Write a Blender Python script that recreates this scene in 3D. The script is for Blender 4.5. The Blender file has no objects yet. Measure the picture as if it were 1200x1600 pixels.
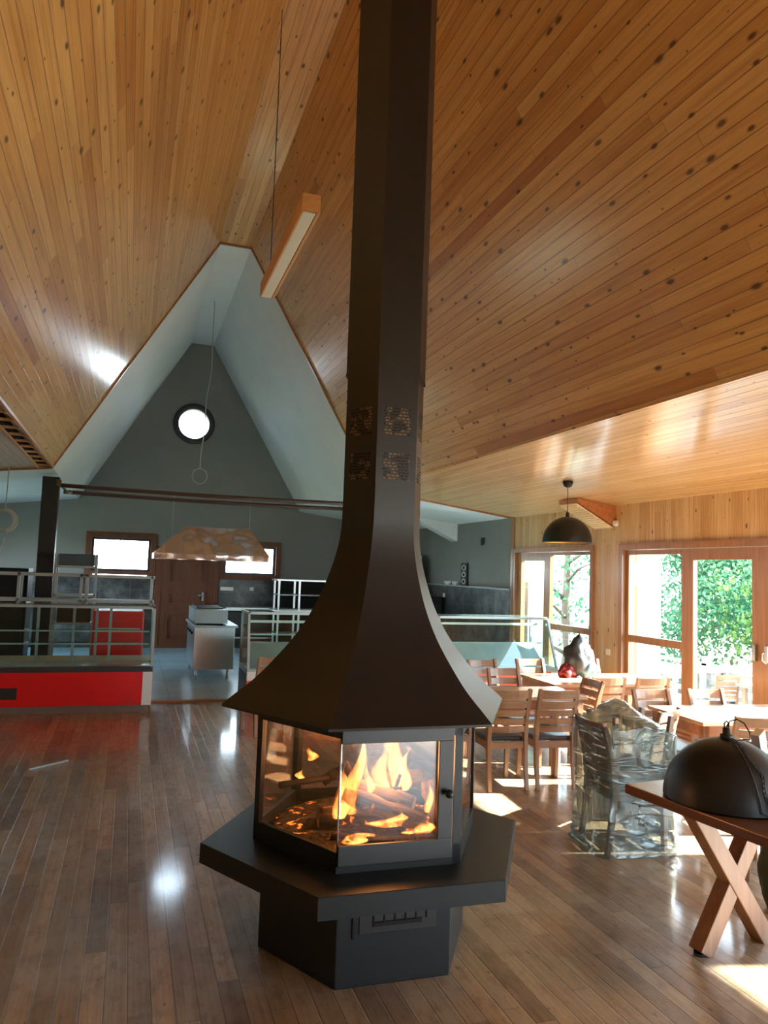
import bpy, bmesh, math, random
from math import sin, cos, pi, radians as R, sqrt, atan2
from mathutils import Vector, Matrix, noise
random.seed(7)
S = bpy.context.scene
COL = S.collection

# ------------------------------------------------------------------ camera
cam_d = bpy.data.cameras.new('camera')
cam = bpy.data.objects.new('camera', cam_d); COL.objects.link(cam); S.camera = cam
cam_d.sensor_fit = 'HORIZONTAL'; cam_d.sensor_width = 36.0
cam_d.lens = 1180.0 / 1200.0 * 36.0
cam_d.clip_start = 0.05; cam_d.clip_end = 300
_p, _y, _r = R(4.55), R(18.4), R(1.97)
_f = Vector((sin(_y) * cos(_p), cos(_y) * cos(_p), sin(_p)))
_rt = Vector((cos(_y), -sin(_y), 0)); _up = _rt.cross(_f)
_r2 = cos(_r) * _rt + sin(_r) * _up; _u2 = -sin(_r) * _rt + cos(_r) * _up
cam.matrix_world = Matrix(((_r2.x, _u2.x, -_f.x, 0), (_r2.y, _u2.y, -_f.y, 0), (_r2.z, _u2.z, -_f.z, 1.75), (0, 0, 0, 1)))

# ------------------------------------------------------------------ exposure, sky, sun
S.view_settings.view_transform = 'Standard'; S.view_settings.look = 'None'
S.view_settings.gamma = 1.0; S.view_settings.use_curve_mapping = False
S.view_settings.exposure = 1.7
try:
    S.cycles.use_denoising = True
    S.cycles.max_bounces = 10; S.cycles.diffuse_bounces = 6; S.cycles.glossy_bounces = 5
    S.cycles.transparent_max_bounces = 24; S.cycles.transmission_bounces = 6
    S.cycles.sample_clamp_indirect = 12.0
    S.cycles.caustics_reflective = False; S.cycles.caustics_refractive = False
except Exception:
    pass
SKY = 5.5
SUN = 26.0
W = bpy.data.worlds.new('sky'); S.world = W; W.use_nodes = True
wn = W.node_tree.nodes; wl = W.node_tree.links; wn.clear()
tc = wn.new('ShaderNodeTexCoord'); sx = wn.new('ShaderNodeSeparateXYZ'); mr = wn.new('ShaderNodeMapRange')
rp = wn.new('ShaderNodeValToRGB'); bg = wn.new('ShaderNodeBackground'); wo = wn.new('ShaderNodeOutputWorld')
wl.new(tc.outputs['Generated'], sx.inputs[0]); wl.new(sx.outputs['Z'], mr.inputs['Value'])
mr.inputs['From Min'].default_value = -0.1; mr.inputs['From Max'].default_value = 0.9
wl.new(mr.outputs['Result'], rp.inputs['Fac'])
rp.color_ramp.elements[0].color = (0.82, 0.93, 1.0, 1); rp.color_ramp.elements[1].color = (0.46, 0.72, 1.0, 1)
wl.new(rp.outputs['Color'], bg.inputs['Color']); bg.inputs['Strength'].default_value = SKY
wl.new(bg.outputs[0], wo.inputs['Surface'])
sd = bpy.data.lights.new('sun', 'SUN'); sd.energy = SUN; sd.angle = R(0.9); sd.color = (1.0, 0.93, 0.82)
so = bpy.data.objects.new('sun', sd); COL.objects.link(so)
SUN_DIR = Vector((-0.975 * cos(R(30)), 0.215 * cos(R(30)), -sin(R(30)))).normalized()
so.rotation_euler = SUN_DIR.to_track_quat('-Z', 'Y').to_euler(); so.location = (20, -4, 14)

# ------------------------------------------------------------------ material helpers
MATS = {}
def srgb(r, g, b):
    f = lambda c: (c / 255 / 12.92) if c / 255 <= 0.04045 else ((c / 255 + 0.055) / 1.055) ** 2.4
    return (f(r), f(g), f(b), 1.0)
class NT:
    def __init__(s, name):
        s.m = bpy.data.materials.new(name); s.m.use_nodes = True
        s.n = s.m.node_tree.nodes; s.l = s.m.node_tree.links
        s.b = s.n['Principled BSDF']; s.out = s.n['Material Output']
        MATS[name] = s.m
    def node(s, t, **kw):
        x = s.n.new(t)
        for k, v in kw.items(): setattr(x, k, v)
        return x
    def put(s, sock, v):
        if isinstance(v, bpy.types.NodeSocket): s.l.new(v, sock)
        elif v is not None: sock.default_value = v
    def math(s, op, a, b=None, c=None):
        x = s.node('ShaderNodeMath', operation=op)
        s.put(x.inputs[0], a); s.put(x.inputs[1], b)
        if c is not None: s.put(x.inputs[2], c)
        return x.outputs[0]
    def comb(s, x, y, z=0.0):
        c = s.node('ShaderNodeCombineXYZ'); s.put(c.inputs[0], x); s.put(c.inputs[1], y); s.put(c.inputs[2], z); return c.outputs[0]
    def noise(s, vec, scale, detail=2, rough=0.5, dim='3D'):
        x = s.node('ShaderNodeTexNoise', noise_dimensions=dim)
        if vec is not None: s.put(x.inputs['Vector'], vec)
        x.inputs['Scale'].default_value = scale; x.inputs['Detail'].default_value = detail; x.inputs['Roughness'].default_value = rough
        return x.outputs['Fac']
    def ramp(s, fac, stops, interp='LINEAR'):
        x = s.node('ShaderNodeValToRGB'); s.put(x.inputs[0], fac); cr = x.color_ramp; cr.interpolation = interp
        while len(cr.elements) < len(stops): cr.elements.new(0.5)
        for e, (p, c) in zip(cr.elements, stops): e.position = p; e.color = c
        return x.outputs[0]
    def mix(s, fac, a, b, mode='MIX'):
        x = s.node('ShaderNodeMix', data_type='RGBA', blend_type=mode)
        s.put(x.inputs[0], fac); s.put(x.inputs[6], a); s.put(x.inputs[7], b); return x.outputs[2]
    def bump(s, h, strength=0.3, dist=0.01):
        x = s.node('ShaderNodeBump'); x.inputs['Strength'].default_value = strength; x.inputs['Distance'].default_value = dist
        s.put(x.inputs['Height'], h); s.l.new(x.outputs[0], s.b.inputs['Normal']); return x
    def set(s, **kw):
        for k, v in kw.items(): s.put(s.b.inputs[k.replace('_', ' ')], v)
        return s.m

def plain(name, col, rough=0.5, metal=0.0, var=0.08, scale=6.0, bump=0.0, coat=0.0, spec=0.5):
    """a plain colour with slight procedural mottling"""
    t = NT(name); tcn = t.node('ShaderNodeTexCoord')
    f = t.noise(tcn.outputs['Object'], scale, 3)
    a = tuple(c * (1 - var) for c in col[:3]) + (1,); b = tuple(min(1, c * (1 + var)) for c in col[:3]) + (1,)
    t.set(Base_Color=t.ramp(f, [(0.3, a), (0.7, b)]), Roughness=rough, Metallic=metal, Coat_Weight=coat, Specular_IOR_Level=spec)
    if bump: t.bump(t.noise(tcn.outputs['Object'], scale * 3, 4), bump, 0.01)
    return t.m

def planks(name, tones, w=0.09, seg=1.8, rough=0.25, coat=0.5, knots=1.0, gap=0.035, gapcol=(0.05, 0.02, 0.01, 1), grain=1.0, worn=0.0, groove=0.5, coat_rough=0.1, streak=1.0, cup=0.0):
    t = NT(name)
    uv = t.node('ShaderNodeTexCoord').outputs['UV']; sp = t.node('ShaderNodeSeparateXYZ'); t.l.new(uv, sp.inputs[0])
    u, v = sp.outputs[0], sp.outputs[1]
    us = t.math('DIVIDE', u, w); pid = t.math('FLOOR', us); fr = t.math('FRACT', us)
    wn1 = t.node('ShaderNodeTexWhiteNoise', noise_dimensions='1D'); t.put(wn1.inputs['W'], pid)
    off = t.math('MULTIPLY', wn1.outputs['Value'], 37.3)
    vs = t.math('ADD', t.math('DIVIDE', v, seg), off); sid = t.math('FLOOR', vs); vfr = t.math('FRACT', vs)
    wn2 = t.node('ShaderNodeTexWhiteNoise', noise_dimensions='2D'); t.put(wn2.inputs['Vector'], t.comb(pid, sid))
    rnd = wn2.outputs['Value']
    base = t.ramp(rnd, tones)
    # grain, stretched along the board, different on each board
    gv = t.comb(t.math('MULTIPLY', u, 60.0), t.math('ADD', t.math('MULTIPLY', v, 2.2), t.math('MULTIPLY', rnd, 50.0)), t.math('MULTIPLY', rnd, 20.0))
    g = t.noise(gv, 1.0, 4, 0.6)
    gc = t.ramp(g, [(0.25, (1 - 0.42 * grain, 1 - 0.48 * grain, 1 - 0.55 * grain, 1)), (0.6, (1, 1, 1, 1))])
    base = t.mix(0.75, base, gc, 'MULTIPLY')
    # long heartwood streaks inside single boards
    sv = t.comb(t.math('MULTIPLY', u, 22.0), t.math('ADD', t.math('MULTIPLY', v, 0.55), t.math('MULTIPLY', rnd, 70.0)), 3.0)
    st_ = t.ramp(t.noise(sv, 1.0, 3, 0.55), [(0.50, (1, 1, 1, 1)), (0.70, (0.74, 0.60, 0.48, 1))])
    base = t.mix(0.8 * streak, base, st_, 'MULTIPLY')
    # knots
    kv = t.comb(t.math('MULTIPLY', u, 8.0), t.math('MULTIPLY', v, 3.6), 0.0)
    vo = t.node('ShaderNodeTexVoronoi', voronoi_dimensions='2D'); t.put(vo.inputs['Vector'], kv); vo.inputs['Scale'].default_value = 1.0
    kcol = t.node('ShaderNodeSeparateColor'); t.l.new(vo.outputs['Color'], kcol.inputs[0])
    size = t.math('MULTIPLY', t.math('POWER', kcol.outputs[0], 3.0), 0.15 * knots)
    kd = t.math('DIVIDE', vo.outputs['Distance'], t.math('ADD', size, 0.012))
    if knots > 0:
        kf = t.ramp(kd, [(0.45, (1, 1, 1, 1)), (0.62, (0.55, 0.55, 0.55, 1)), (1.0, (0, 0, 0, 1))])
        base = t.mix(t.math('MULTIPLY', kf, 0.85), base, (0.045, 0.012, 0.005, 1))
    # joints
    e = t.math('MINIMUM', fr, t.math('SUBTRACT', 1.0, fr))
    gm = t.node('ShaderNodeMapRange'); t.put(gm.inputs[0], e); gm.inputs[1].default_value = 0.0; gm.inputs[2].default_value = gap
    gapf = t.math('SUBTRACT', 1.0, gm.outputs[0])
    e2 = t.math('MULTIPLY', t.math('MINIMUM', vfr, t.math('SUBTRACT', 1.0, vfr)), seg)
    bm_ = t.node('ShaderNodeMapRange'); t.put(bm_.inputs[0], e2); bm_.inputs[1].default_value = 0.0; bm_.inputs[2].default_value = 0.003
    butt = t.math('SUBTRACT', 1.0, bm_.outputs[0])
    joint = t.math('MAXIMUM', gapf, t.math('MULTIPLY', butt, 0.7))
    base = t.mix(t.math('MULTIPLY', joint, 0.8), base, gapcol)
    rr = rough
    if worn > 0:
        wv = t.noise(t.comb(u, v), 1.3, 5, 0.65); wf = t.ramp(wv, [(0.42, (0, 0, 0, 1)), (0.72, (1, 1, 1, 1))])
        base = t.mix(t.math('MULTIPLY', wf, worn), base, (0.42, 0.36, 0.28, 1))
        dv = t.noise(t.comb(t.math('MULTIPLY', u, 2.5), v), 6.0, 6, 0.72)
        base = t.mix(t.ramp(dv, [(0.50, (0, 0, 0, 1)), (0.68, (0.6, 0.6, 0.6, 1))]), base, (0.12, 0.075, 0.045, 1))
        sc = t.noise(t.comb(t.math('MULTIPLY', u, 3.0), v), 9.0, 6, 0.75)
        rr = t.math('ADD', t.math('MULTIPLY', t.ramp(sc, [(0.35, (0, 0, 0, 1)), (0.7, (1, 1, 1, 1))]), 0.28), rough)
    h = t.math('SUBTRACT', 1.0, joint)
    # each board tilts very slightly so the varnish breaks reflections board by board
    tilt = t.math('MULTIPLY', t.math('SUBTRACT', rnd, 0.5), t.math('MULTIPLY', fr, 0.35))
    cupv = t.math('MULTIPLY', t.math('MULTIPLY', fr, t.math('SUBTRACT', 1.0, fr)), cup)
    h = t.math('ADD', t.math('ADD', h, t.math('ADD', tilt, cupv)), t.math('MULTIPLY', t.noise(t.comb(u, v), 5.0, 2), 0.35))
    t.set(Base_Color=base, Roughness=rr, Coat_Weight=coat, Coat_Roughness=coat_rough)
    if worn > 0:   # scuffs and brush lines in the varnish
        h = t.math('ADD', h, t.math('MULTIPLY', t.noise(t.comb(t.math('MULTIPLY', u, 6.0), v), 14.0, 5, 0.7), 0.55))
    t.bump(h, groove, 0.004)
    return t.m

def wood(name, col, dark=None, rough=0.4, scale=1.0, coat=0.15, axis=1, var=0.35):
    """furniture timber with grain running along one object axis"""
    dark = dark or tuple(c * (1 - var) for c in col[:3]) + (1,)
    t = NT(name); tcn = t.node('ShaderNodeTexCoord'); mp = t.node('ShaderNodeMapping')
    s = [26.0, 26.0, 26.0]; s[axis] = 1.6; mp.inputs['Scale'].default_value = [q * scale for q in s]
    t.l.new(tcn.outputs['Object'], mp.inputs[0])
    oi = t.node('ShaderNodeObjectInfo'); 
    va = t.node('ShaderNodeVectorMath', operation='ADD'); t.l.new(mp.outputs[0], va.inputs[0]); t.put(va.inputs[1], t.comb(t.math('MULTIPLY', oi.outputs['Random'], 30.0), 0.0, 0.0))
    g = t.noise(va.outputs[0], 1.0, 4, 0.6)
    t.set(Base_Color=t.ramp(g, [(0.28, dark), (0.62, col)]), Roughness=rough, Coat_Weight=coat, Coat_Roughness=0.2)
    t.bump(g, 0.12, 0.003)
    return t.m

def thin_glass(name, tint=(1, 1, 1, 1), gloss=1.0, haze=0.0, rough=0.0, hazecol=(0.8, 0.8, 0.8, 1)):
    """a single pane: see-through with a mirror share from the Fresnel law"""
    t = NT(name); t.n.remove(t.b)
    tr = t.node('ShaderNodeBsdfTransparent'); tr.inputs[0].default_value = tint
    gl = t.node('ShaderNodeBsdfGlossy'); gl.inputs['Roughness'].default_value = rough
    fn = t.node('ShaderNodeFresnel'); ge = t.node('ShaderNodeNewGeometry'); t.put(fn.inputs[0], t.math('MULTIPLY_ADD', ge.outputs['Backfacing'], 1 / 1.5 - 1.5, 1.5))
    mx = t.node('ShaderNodeMixShader'); t.put(mx.inputs[0], t.math('MULTIPLY', fn.outputs[0], gloss))
    t.l.new(tr.outputs[0], mx.inputs[1]); t.l.new(gl.outputs[0], mx.inputs[2]); last = mx.outputs[0]
    if haze > 0:
        df = t.node('ShaderNodeBsdfDiffuse'); df.inputs[0].default_value = hazecol
        tl = t.node('ShaderNodeBsdfTranslucent'); tl.inputs[0].default_value = hazecol
        ad = t.node('ShaderNodeMixShader'); ad.inputs[0].default_value = 0.5; t.l.new(df.outputs[0], ad.inputs[1]); t.l.new(tl.outputs[0], ad.inputs[2])
        m2 = t.node('ShaderNodeMixShader')
        tcn = t.node('ShaderNodeTexCoord'); nz = t.noise(tcn.outputs['Object'], 3.0, 4)
        t.put(m2.inputs[0], t.math('MULTIPLY', nz, haze * 2)); t.l.new(last, m2.inputs[1]); t.l.new(ad.outputs[0], m2.inputs[2]); last = m2.outputs[0]
    t.l.new(last, t.out.inputs[0]); return t.m

# ------------------------------------------------------------------ materials
OR1 = [(0.0, (0.50, 0.22, 0.064, 1)), (0.07, (0.61, 0.325, 0.105, 1)), (0.3, (0.70, 0.41, 0.148, 1)), (0.75, (0.73, 0.445, 0.168, 1)), (1.0, (0.77, 0.49, 0.20, 1))]
M_CEIL = planks('varnished_pine_ceiling', OR1, w=0.092, seg=3.6, rough=0.36, coat=0.35, coat_rough=0.18, knots=1.35, grain=0.7, gap=0.045, gapcol=(0.07, 0.022, 0.008, 1), groove=0.45, cup=0.5)
M_CEIL2 = planks('varnished_pine_eaves', [(0.0, (0.56, 0.36, 0.16, 1)), (0.3, (0.64, 0.44, 0.21, 1)), (1.0, (0.70, 0.51, 0.27, 1))], w=0.092, seg=2.6, rough=0.3, coat=0.7, coat_rough=0.14, grain=0.6, knots=0.6, gap=0.06, gapcol=(0.12, 0.045, 0.015, 1), groove=0.5, cup=0.5)
M_WALLW = planks('pine_wall_boards', [(0.0, (0.58, 0.37, 0.18, 1)), (0.5, (0.66, 0.46, 0.24, 1)), (1.0, (0.70, 0.51, 0.29, 1))], w=0.10, seg=4.0, rough=0.4, coat=0.3, coat_rough=0.2, knots=0.9, gap=0.02, gapcol=(0.25, 0.12, 0.05, 1), groove=0.4)
M_FLOOR = planks('worn_varnished_floor', [(0.0, (0.18, 0.115, 0.065, 1)), (0.3, (0.29, 0.20, 0.115, 1)), (0.65, (0.39, 0.28, 0.165, 1)), (0.9, (0.48, 0.36, 0.22, 1)), (1.0, (0.52, 0.33, 0.16, 1))], w=0.09, seg=1.3, rough=0.30, coat=0.8, coat_rough=0.10, knots=0.45, gap=0.05, gapcol=(0.02, 0.010, 0.006, 1), worn=0.75, groove=0.5, cup=0.4)
M_WHITE = plain('white_plaster', srgb(222, 226, 226), 0.75, var=0.03, scale=2)
M_GREY = plain('grey_painted_wall', srgb(132, 133, 129), 0.8, var=0.04, scale=2)
M_TRIM = wood('orange_trim_wood', (0.37, 0.185, 0.085, 1), rough=0.35, coat=0.4, axis=2)
M_TRIMX = wood('threshold_wood', (0.42, 0.17, 0.06, 1), rough=0.5, coat=0.1, axis=0)
M_TRIMY = wood('orange_rail_wood', (0.50, 0.20, 0.08, 1), rough=0.35, coat=0.4, axis=1)
M_DOORW = wood('dark_door_wood', (0.16, 0.050, 0.018, 1), rough=0.6, coat=0.0, axis=2)
M_TILE = None
def tile_mat():
    t = NT('black_marble_tile'); tcn = t.node('ShaderNodeTexCoord'); o = tcn.outputs['Object']
    sp = t.node('ShaderNodeSeparateXYZ'); t.l.new(o, sp.inputs[0])
    n = t.noise(o, 2.6, 7, 0.65); v = t.ramp(n, [(0.42, (0.022, 0.027, 0.028, 1)), (0.55, (0.075, 0.085, 0.085, 1)), (0.7, (0.19, 0.20, 0.19, 1))])
    def gr(c, w):
        f = t.math('FRACT', t.math('DIVIDE', c, w)); return t.math('LESS_THAN', t.math('MINIMUM', f, t.math('SUBTRACT', 1.0, f)), 0.008)
    j = t.math('MAXIMUM', gr(t.math('ADD', sp.outputs[0], sp.outputs[1]), 0.6), gr(sp.outputs[2], 0.6))
    t.set(Base_Color=t.mix(j, v, (0.12, 0.12, 0.11, 1)), Roughness=0.35)
    return t.m
M_TILE = tile_mat()
def floor_tile():
    t = NT('blue_grey_floor_tile'); tcn = t.node('ShaderNodeTexCoord'); o = tcn.outputs['Object']
    sp = t.node('ShaderNodeSeparateXYZ'); t.l.new(o, sp.inputs[0])
    n = t.noise(o, 1.7, 6, 0.6)
    def gr(c, w):
        f = t.math('FRACT', t.math('DIVIDE', c, w)); return t.math('LESS_THAN', t.math('MINIMUM', f, t.math('SUBTRACT', 1.0, f)), 0.006)
    j = t.math('MAXIMUM', gr(sp.outputs[0], 0.6), gr(sp.outputs[1], 0.6))
    c = t.ramp(n, [(0.3, srgb(130, 160, 172)), (0.7, srgb(172, 202, 212))])
    t.set(Base_Color=t.mix(j, c, srgb(90, 105, 110)), Roughness=0.3)
    return t.m
M_KFLOOR = floor_tile()
M_STOVE = plain('black_painted_steel', (0.006, 0.0095, 0.012, 1), 0.40, 0.0, var=0.15, scale=9, bump=0.03, spec=0.42)
M_STOVE2 = plain('satin_dark_steel', (0.007, 0.008, 0.009, 1), 0.38, 0.0, var=0.12, scale=7, bump=0.03, spec=0.6)
M_DARK = plain('soot_and_shade_black', (0.006, 0.005, 0.005, 1), 0.9, var=0.2)  # soot in the firebox, painted-in shade in the ceiling slot
M_POST = plain('black_steel_post', (0.012, 0.012, 0.013, 1), 0.5)
M_SGLASS = thin_glass('smoked_stove_glass', (0.93, 0.84, 0.76, 1), gloss=1.6)
M_WGLASS = thin_glass('window_glass', (0.99, 1.0, 0.99, 1), gloss=0.9)
M_CGLASS = thin_glass('showcase_glass', (0.86, 0.96, 0.95, 1), gloss=0.8)
M_GEDGE = plain('green_glass_edge', srgb(150, 182, 182), 0.3, var=0.05)
M_CHROME = plain('brushed_steel', (0.55, 0.56, 0.56, 1), 0.28, 1.0, var=0.05, scale=20)
M_ALU = plain('pale_aluminium', srgb(158, 172, 175), 0.4, 0.3, var=0.04)
M_RED = plain('red_laminate', srgb(225, 10, 22), 0.4, var=0.05, coat=0.2)
M_ORANGE = plain('orange_red_laminate', srgb(225, 85, 45), 0.4, var=0.05)
M_WPLAST = plain('white_plastic', srgb(225, 225, 222), 0.4, var=0.02)
M_DGREY = plain('dark_grey_plastic', srgb(50, 52, 52), 0.5)
M_SKIRT = plain('grey_brown_plinth', srgb(120, 108, 98), 0.5)
M_BLACK = plain('black_rubber', (0.012, 0.012, 0.013, 1), 0.45)
M_BLACKG = plain('black_lacquer', (0.007, 0.008, 0.010, 1), 0.46, spec=0.4)
M_GOLD = plain('gold_lining', (0.65, 0.38, 0.10, 1), 0.4, 0.4)
M_CHAIR = wood('chair_beech', (0.36, 0.20, 0.115, 1), rough=0.35, coat=0.3, axis=2)
M_CHAIRX = wood('chair_beech_slat', (0.38, 0.215, 0.125, 1), rough=0.35, coat=0.3, axis=0)
M_SEAT = plain('dark_blue_seat_vinyl', srgb(44, 60, 72), 0.35, var=0.08, bump=0.03)
M_TABLE = wood('table_beech_top', (0.60, 0.38, 0.22, 1), rough=0.25, coat=0.5, axis=0, var=0.15)
M_APRON = wood('table_apron_wood', (0.50, 0.20, 0.085, 1), rough=0.4, coat=0.2, axis=0)
M_SLAB = wood('walnut_slab', (0.17, 0.080, 0.048, 1), rough=0.32, coat=0.35, axis=1)
M_XLEG = wood('cross_leg_wood', (0.27, 0.135, 0.07, 1), rough=0.42, coat=0.3, axis=2)
M_LAMPW = wood('lamp_box_pine', (0.66, 0.35, 0.14, 1), rough=0.4, axis=1, var=0.2)
M_DIFF = plain('white_diffuser', srgb(215, 220, 212), 0.5, var=0.02)
M_DECK = plain('bleached_deck', srgb(140, 136, 128), 0.7, var=0.08, scale=3)
M_PALE = plain('pale_cladding', srgb(150, 138, 126), 0.7, var=0.05, scale=2)
M_BARK = plain('tree_bark', srgb(96, 84, 70), 0.9, var=0.2, scale=8, bump=0.3)
M_GROUND = plain('meadow_ground', srgb(120, 122, 96), 0.95, var=0.2, scale=0.6)
def leaf_mat(name, a, b):
    t = NT(name); oi = t.node('ShaderNodeObjectInfo'); g = t.node('ShaderNodeNewGeometry')
    f = t.noise(g.outputs['Position'], 1.4, 3)
    c = t.ramp(f, [(0.3, a), (0.7, b)]); t.n.remove(t.b)
    d = t.node('ShaderNodeBsdfDiffuse'); tl = t.node('ShaderNodeBsdfTranslucent'); mx = t.node('ShaderNodeMixShader'); mx.inputs[0].default_value = 0.45
    t.l.new(c, d.inputs[0]); t.l.new(c, tl.inputs[0]); t.l.new(d.outputs[0], mx.inputs[1]); t.l.new(tl.outputs[0], mx.inputs[2]); t.l.new(mx.outputs[0], t.out.inputs[0])
    return t.m
M_LEAF = leaf_mat('green_leaves', srgb(62, 104, 62), srgb(122, 140, 70))
M_LEAF2 = leaf_mat('blue_green_leaves', srgb(54, 100, 78), srgb(92, 130, 92))
def hood_mat():
    t = NT('mirror_steel_hood'); tcn = t.node('ShaderNodeTexCoord')
    t.set(Base_Color=(0.66, 0.60, 0.60, 1), Metallic=0.75, Roughness=0.2)
    t.bump(t.noise(tcn.outputs['Object'], 3.0, 1), 1.0, 0.10); return t.m
M_HOOD = hood_mat()
def film_mat():
    t = NT('clear_wrinkled_film'); t.n.remove(t.b); tcn = t.node('ShaderNodeTexCoord')
    def wr(rot, sc, scale, k):
        mp = t.node('ShaderNodeMapping'); mp.inputs['Rotation'].default_value = rot; mp.inputs['Scale'].default_value = sc; t.l.new(tcn.outputs['Object'], mp.inputs[0])
        x = t.node('ShaderNodeTexNoise'); t.l.new(mp.outputs[0], x.inputs['Vector']); x.inputs['Scale'].default_value = scale; x.inputs['Detail'].default_value = 2; x.inputs['Distortion'].default_value = 0.6
        return t.math('SUBTRACT', 1.0, t.math('MINIMUM', 1.0, t.math('MULTIPLY', t.math('ABSOLUTE', t.math('SUBTRACT', x.outputs['Fac'], 0.5)), k)))
    r1 = wr((0.5, 0.9, 0.3), (1, 1, 5), 2.2, 20.0); r2 = wr((-0.6, -0.5, 1.2), (1, 4, 1), 4.0, 14.0)
    crease = t.math('MAXIMUM', r1, t.math('MULTIPLY', r2, 0.6))
    n3 = t.noise(tcn.outputs['Object'], 2.5, 2)
    bp = t.node('ShaderNodeBump'); bp.inputs['Strength'].default_value = 0.5; bp.inputs['Distance'].default_value = 0.01; t.put(bp.inputs['Height'], crease)
    tr = t.node('ShaderNodeBsdfTransparent'); tr.inputs[0].default_value = (0.56, 0.60, 0.58, 1)
    gl = t.node('ShaderNodeBsdfGlossy'); gl.inputs['Roughness'].default_value = 0.22; gl.inputs[0].default_value = (0.85, 0.97, 1, 1)
    t.l.new(bp.outputs[0], gl.inputs['Normal'])
    df = t.node('ShaderNodeBsdfTranslucent'); df.inputs[0].default_value = (0.20, 0.27, 0.26, 1)
    d2 = t.node('ShaderNodeBsdfDiffuse'); d2.inputs[0].default_value = (0.20, 0.29, 0.30, 1); t.l.new(bp.outputs[0], d2.inputs['Normal'])
    fn = t.node('ShaderNodeFresnel'); ge = t.node('ShaderNodeNewGeometry'); t.put(fn.inputs[0], t.math('MULTIPLY_ADD', ge.outputs['Backfacing'], 1 / 1.5 - 1.5, 1.5)); t.l.new(bp.outputs[0], fn.inputs['Normal'])
    m0 = t.node('ShaderNodeMixShader'); m0.inputs[0].default_value = 0.6; t.l.new(df.outputs[0], m0.inputs[1]); t.l.new(d2.outputs[0], m0.inputs[2])
    m1 = t.node('ShaderNodeMixShader'); t.put(m1.inputs[0], t.math('ADD', t.math('MULTIPLY', n3, 0.62), t.math('MULTIPLY', crease, 0.14))); t.l.new(tr.outputs[0], m1.inputs[1]); t.l.new(m0.outputs[0], m1.inputs[2])
    m2 = t.node('ShaderNodeMixShader'); t.put(m2.inputs[0], t.math('MULTIPLY', fn.outputs[0], 1.5)); t.l.new(m1.outputs[0], m2.inputs[1]); t.l.new(gl.outputs[0], m2.inputs[2])
    t.l.new(m2.outputs[0], t.out.inputs[0]); return t.m
M_FILM = film_mat()
def fire_mat(name, strength, dens):
    """flame: glows orange, hotter at the base, with wispy see-through gaps"""
    t = NT(name); t.n.remove(t.b); tcn = t.node('ShaderNodeTexCoord'); sp = t.node('ShaderNodeSeparateXYZ'); t.l.new(tcn.outputs['Generated'], sp.inputs[0])
    o = t.node('ShaderNodeMapping'); o.inputs['Scale'].default_value = (14, 14, 3.5); t.l.new(tcn.outputs['Object'], o.inputs[0])
    n = t.noise(o.outputs[0], 1.0, 4, 0.6)
    lw = t.node('ShaderNodeLayerWeight'); lw.inputs[0].default_value = 0.35
    core = t.math('SUBTRACT', 1.0, lw.outputs['Facing'])
    heat = t.math('MULTIPLY', t.math('MULTIPLY', core, n), 2.2)
    col = t.ramp(heat, [(0.25, (1.0, 0.12, 0.008, 1)), (0.6, (1.0, 0.24, 0.025, 1)), (1.0, (1.0, 0.48, 0.12, 1))])
    em = t.node('ShaderNodeEmission'); t.l.new(col, em.inputs[0]); t.put(em.inputs[1], t.math('MULTIPLY', t.math('ADD', heat, 0.15), strength))
    nn = t.ramp(n, [(0.34, (0, 0, 0, 1)), (0.62, (1, 1, 1, 1))])
    fade = t.ramp(sp.outputs[2], [(0.0, (1, 1, 1, 1)), (0.6, (0.75, 0.75, 0.75, 1)), (1.0, (0.0, 0.0, 0.0, 1))])
    fac = t.math('MULTIPLY', t.math('MULTIPLY', t.math('MULTIPLY', core, nn), fade), dens)
    tr = t.node('ShaderNodeBsdfTransparent'); mx = t.node('ShaderNodeMixShader'); t.put(mx.inputs[0], fac)
    t.l.new(tr.outputs[0], mx.inputs[1]); t.l.new(em.outputs[0], mx.inputs[2]); t.l.new(mx.outputs[0], t.out.inputs[0]); return t.m
M_FIRE = fire_mat('flame_glow', 1.15, 1.05)
def log_mat(name, c0, c1, ember=0.0):
    t = NT(name); tcn = t.node('ShaderNodeTexCoord'); mp = t.node('ShaderNodeMapping'); mp.inputs['Scale'].default_value = (30, 30, 5); t.l.new(tcn.outputs['Object'], mp.inputs[0])
    n = t.noise(mp.outputs[0], 1.0, 5, 0.6); t.set(Base_Color=t.ramp(n, [(0.35, c0), (0.65, c1)]), Roughness=0.9); t.bump(n, 0.7, 0.012)
    if ember > 0:
        n2 = t.noise(tcn.outputs['Object'], 14.0, 4, 0.7); f = t.ramp(n2, [(0.60, (0, 0, 0, 1)), (0.72, (1, 1, 1, 1))])
        t.set(Emission_Color=(1.0, 0.22, 0.03, 1), Emission_Strength=t.math('MULTIPLY', f, ember))
    return t.m
M_LOG = log_mat('charred_bark', (0.035, 0.024, 0.018, 1), (0.22, 0.15, 0.11, 1), 1.2)
M_CHAR = log_mat('burnt_black_bark', (0.008, 0.006, 0.005, 1), (0.03, 0.022, 0.018, 1), 0)
M_LOG2 = log_mat('grey_bark', (0.07, 0.05, 0.035, 1), (0.30, 0.21, 0.14, 1), 0)
M_LOGEND = plain('cut_log_end', (0.36, 0.22, 0.12, 1), 0.8, var=0.15, scale=30)
M_ASH = log_mat('ash_and_embers', (0.03, 0.022, 0.02, 1), (0.16, 0.13, 0.125, 1), 1.6)
def pleather(name, c): return plain(name, c, 0.55, var=0.12, bump=0.08)

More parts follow.
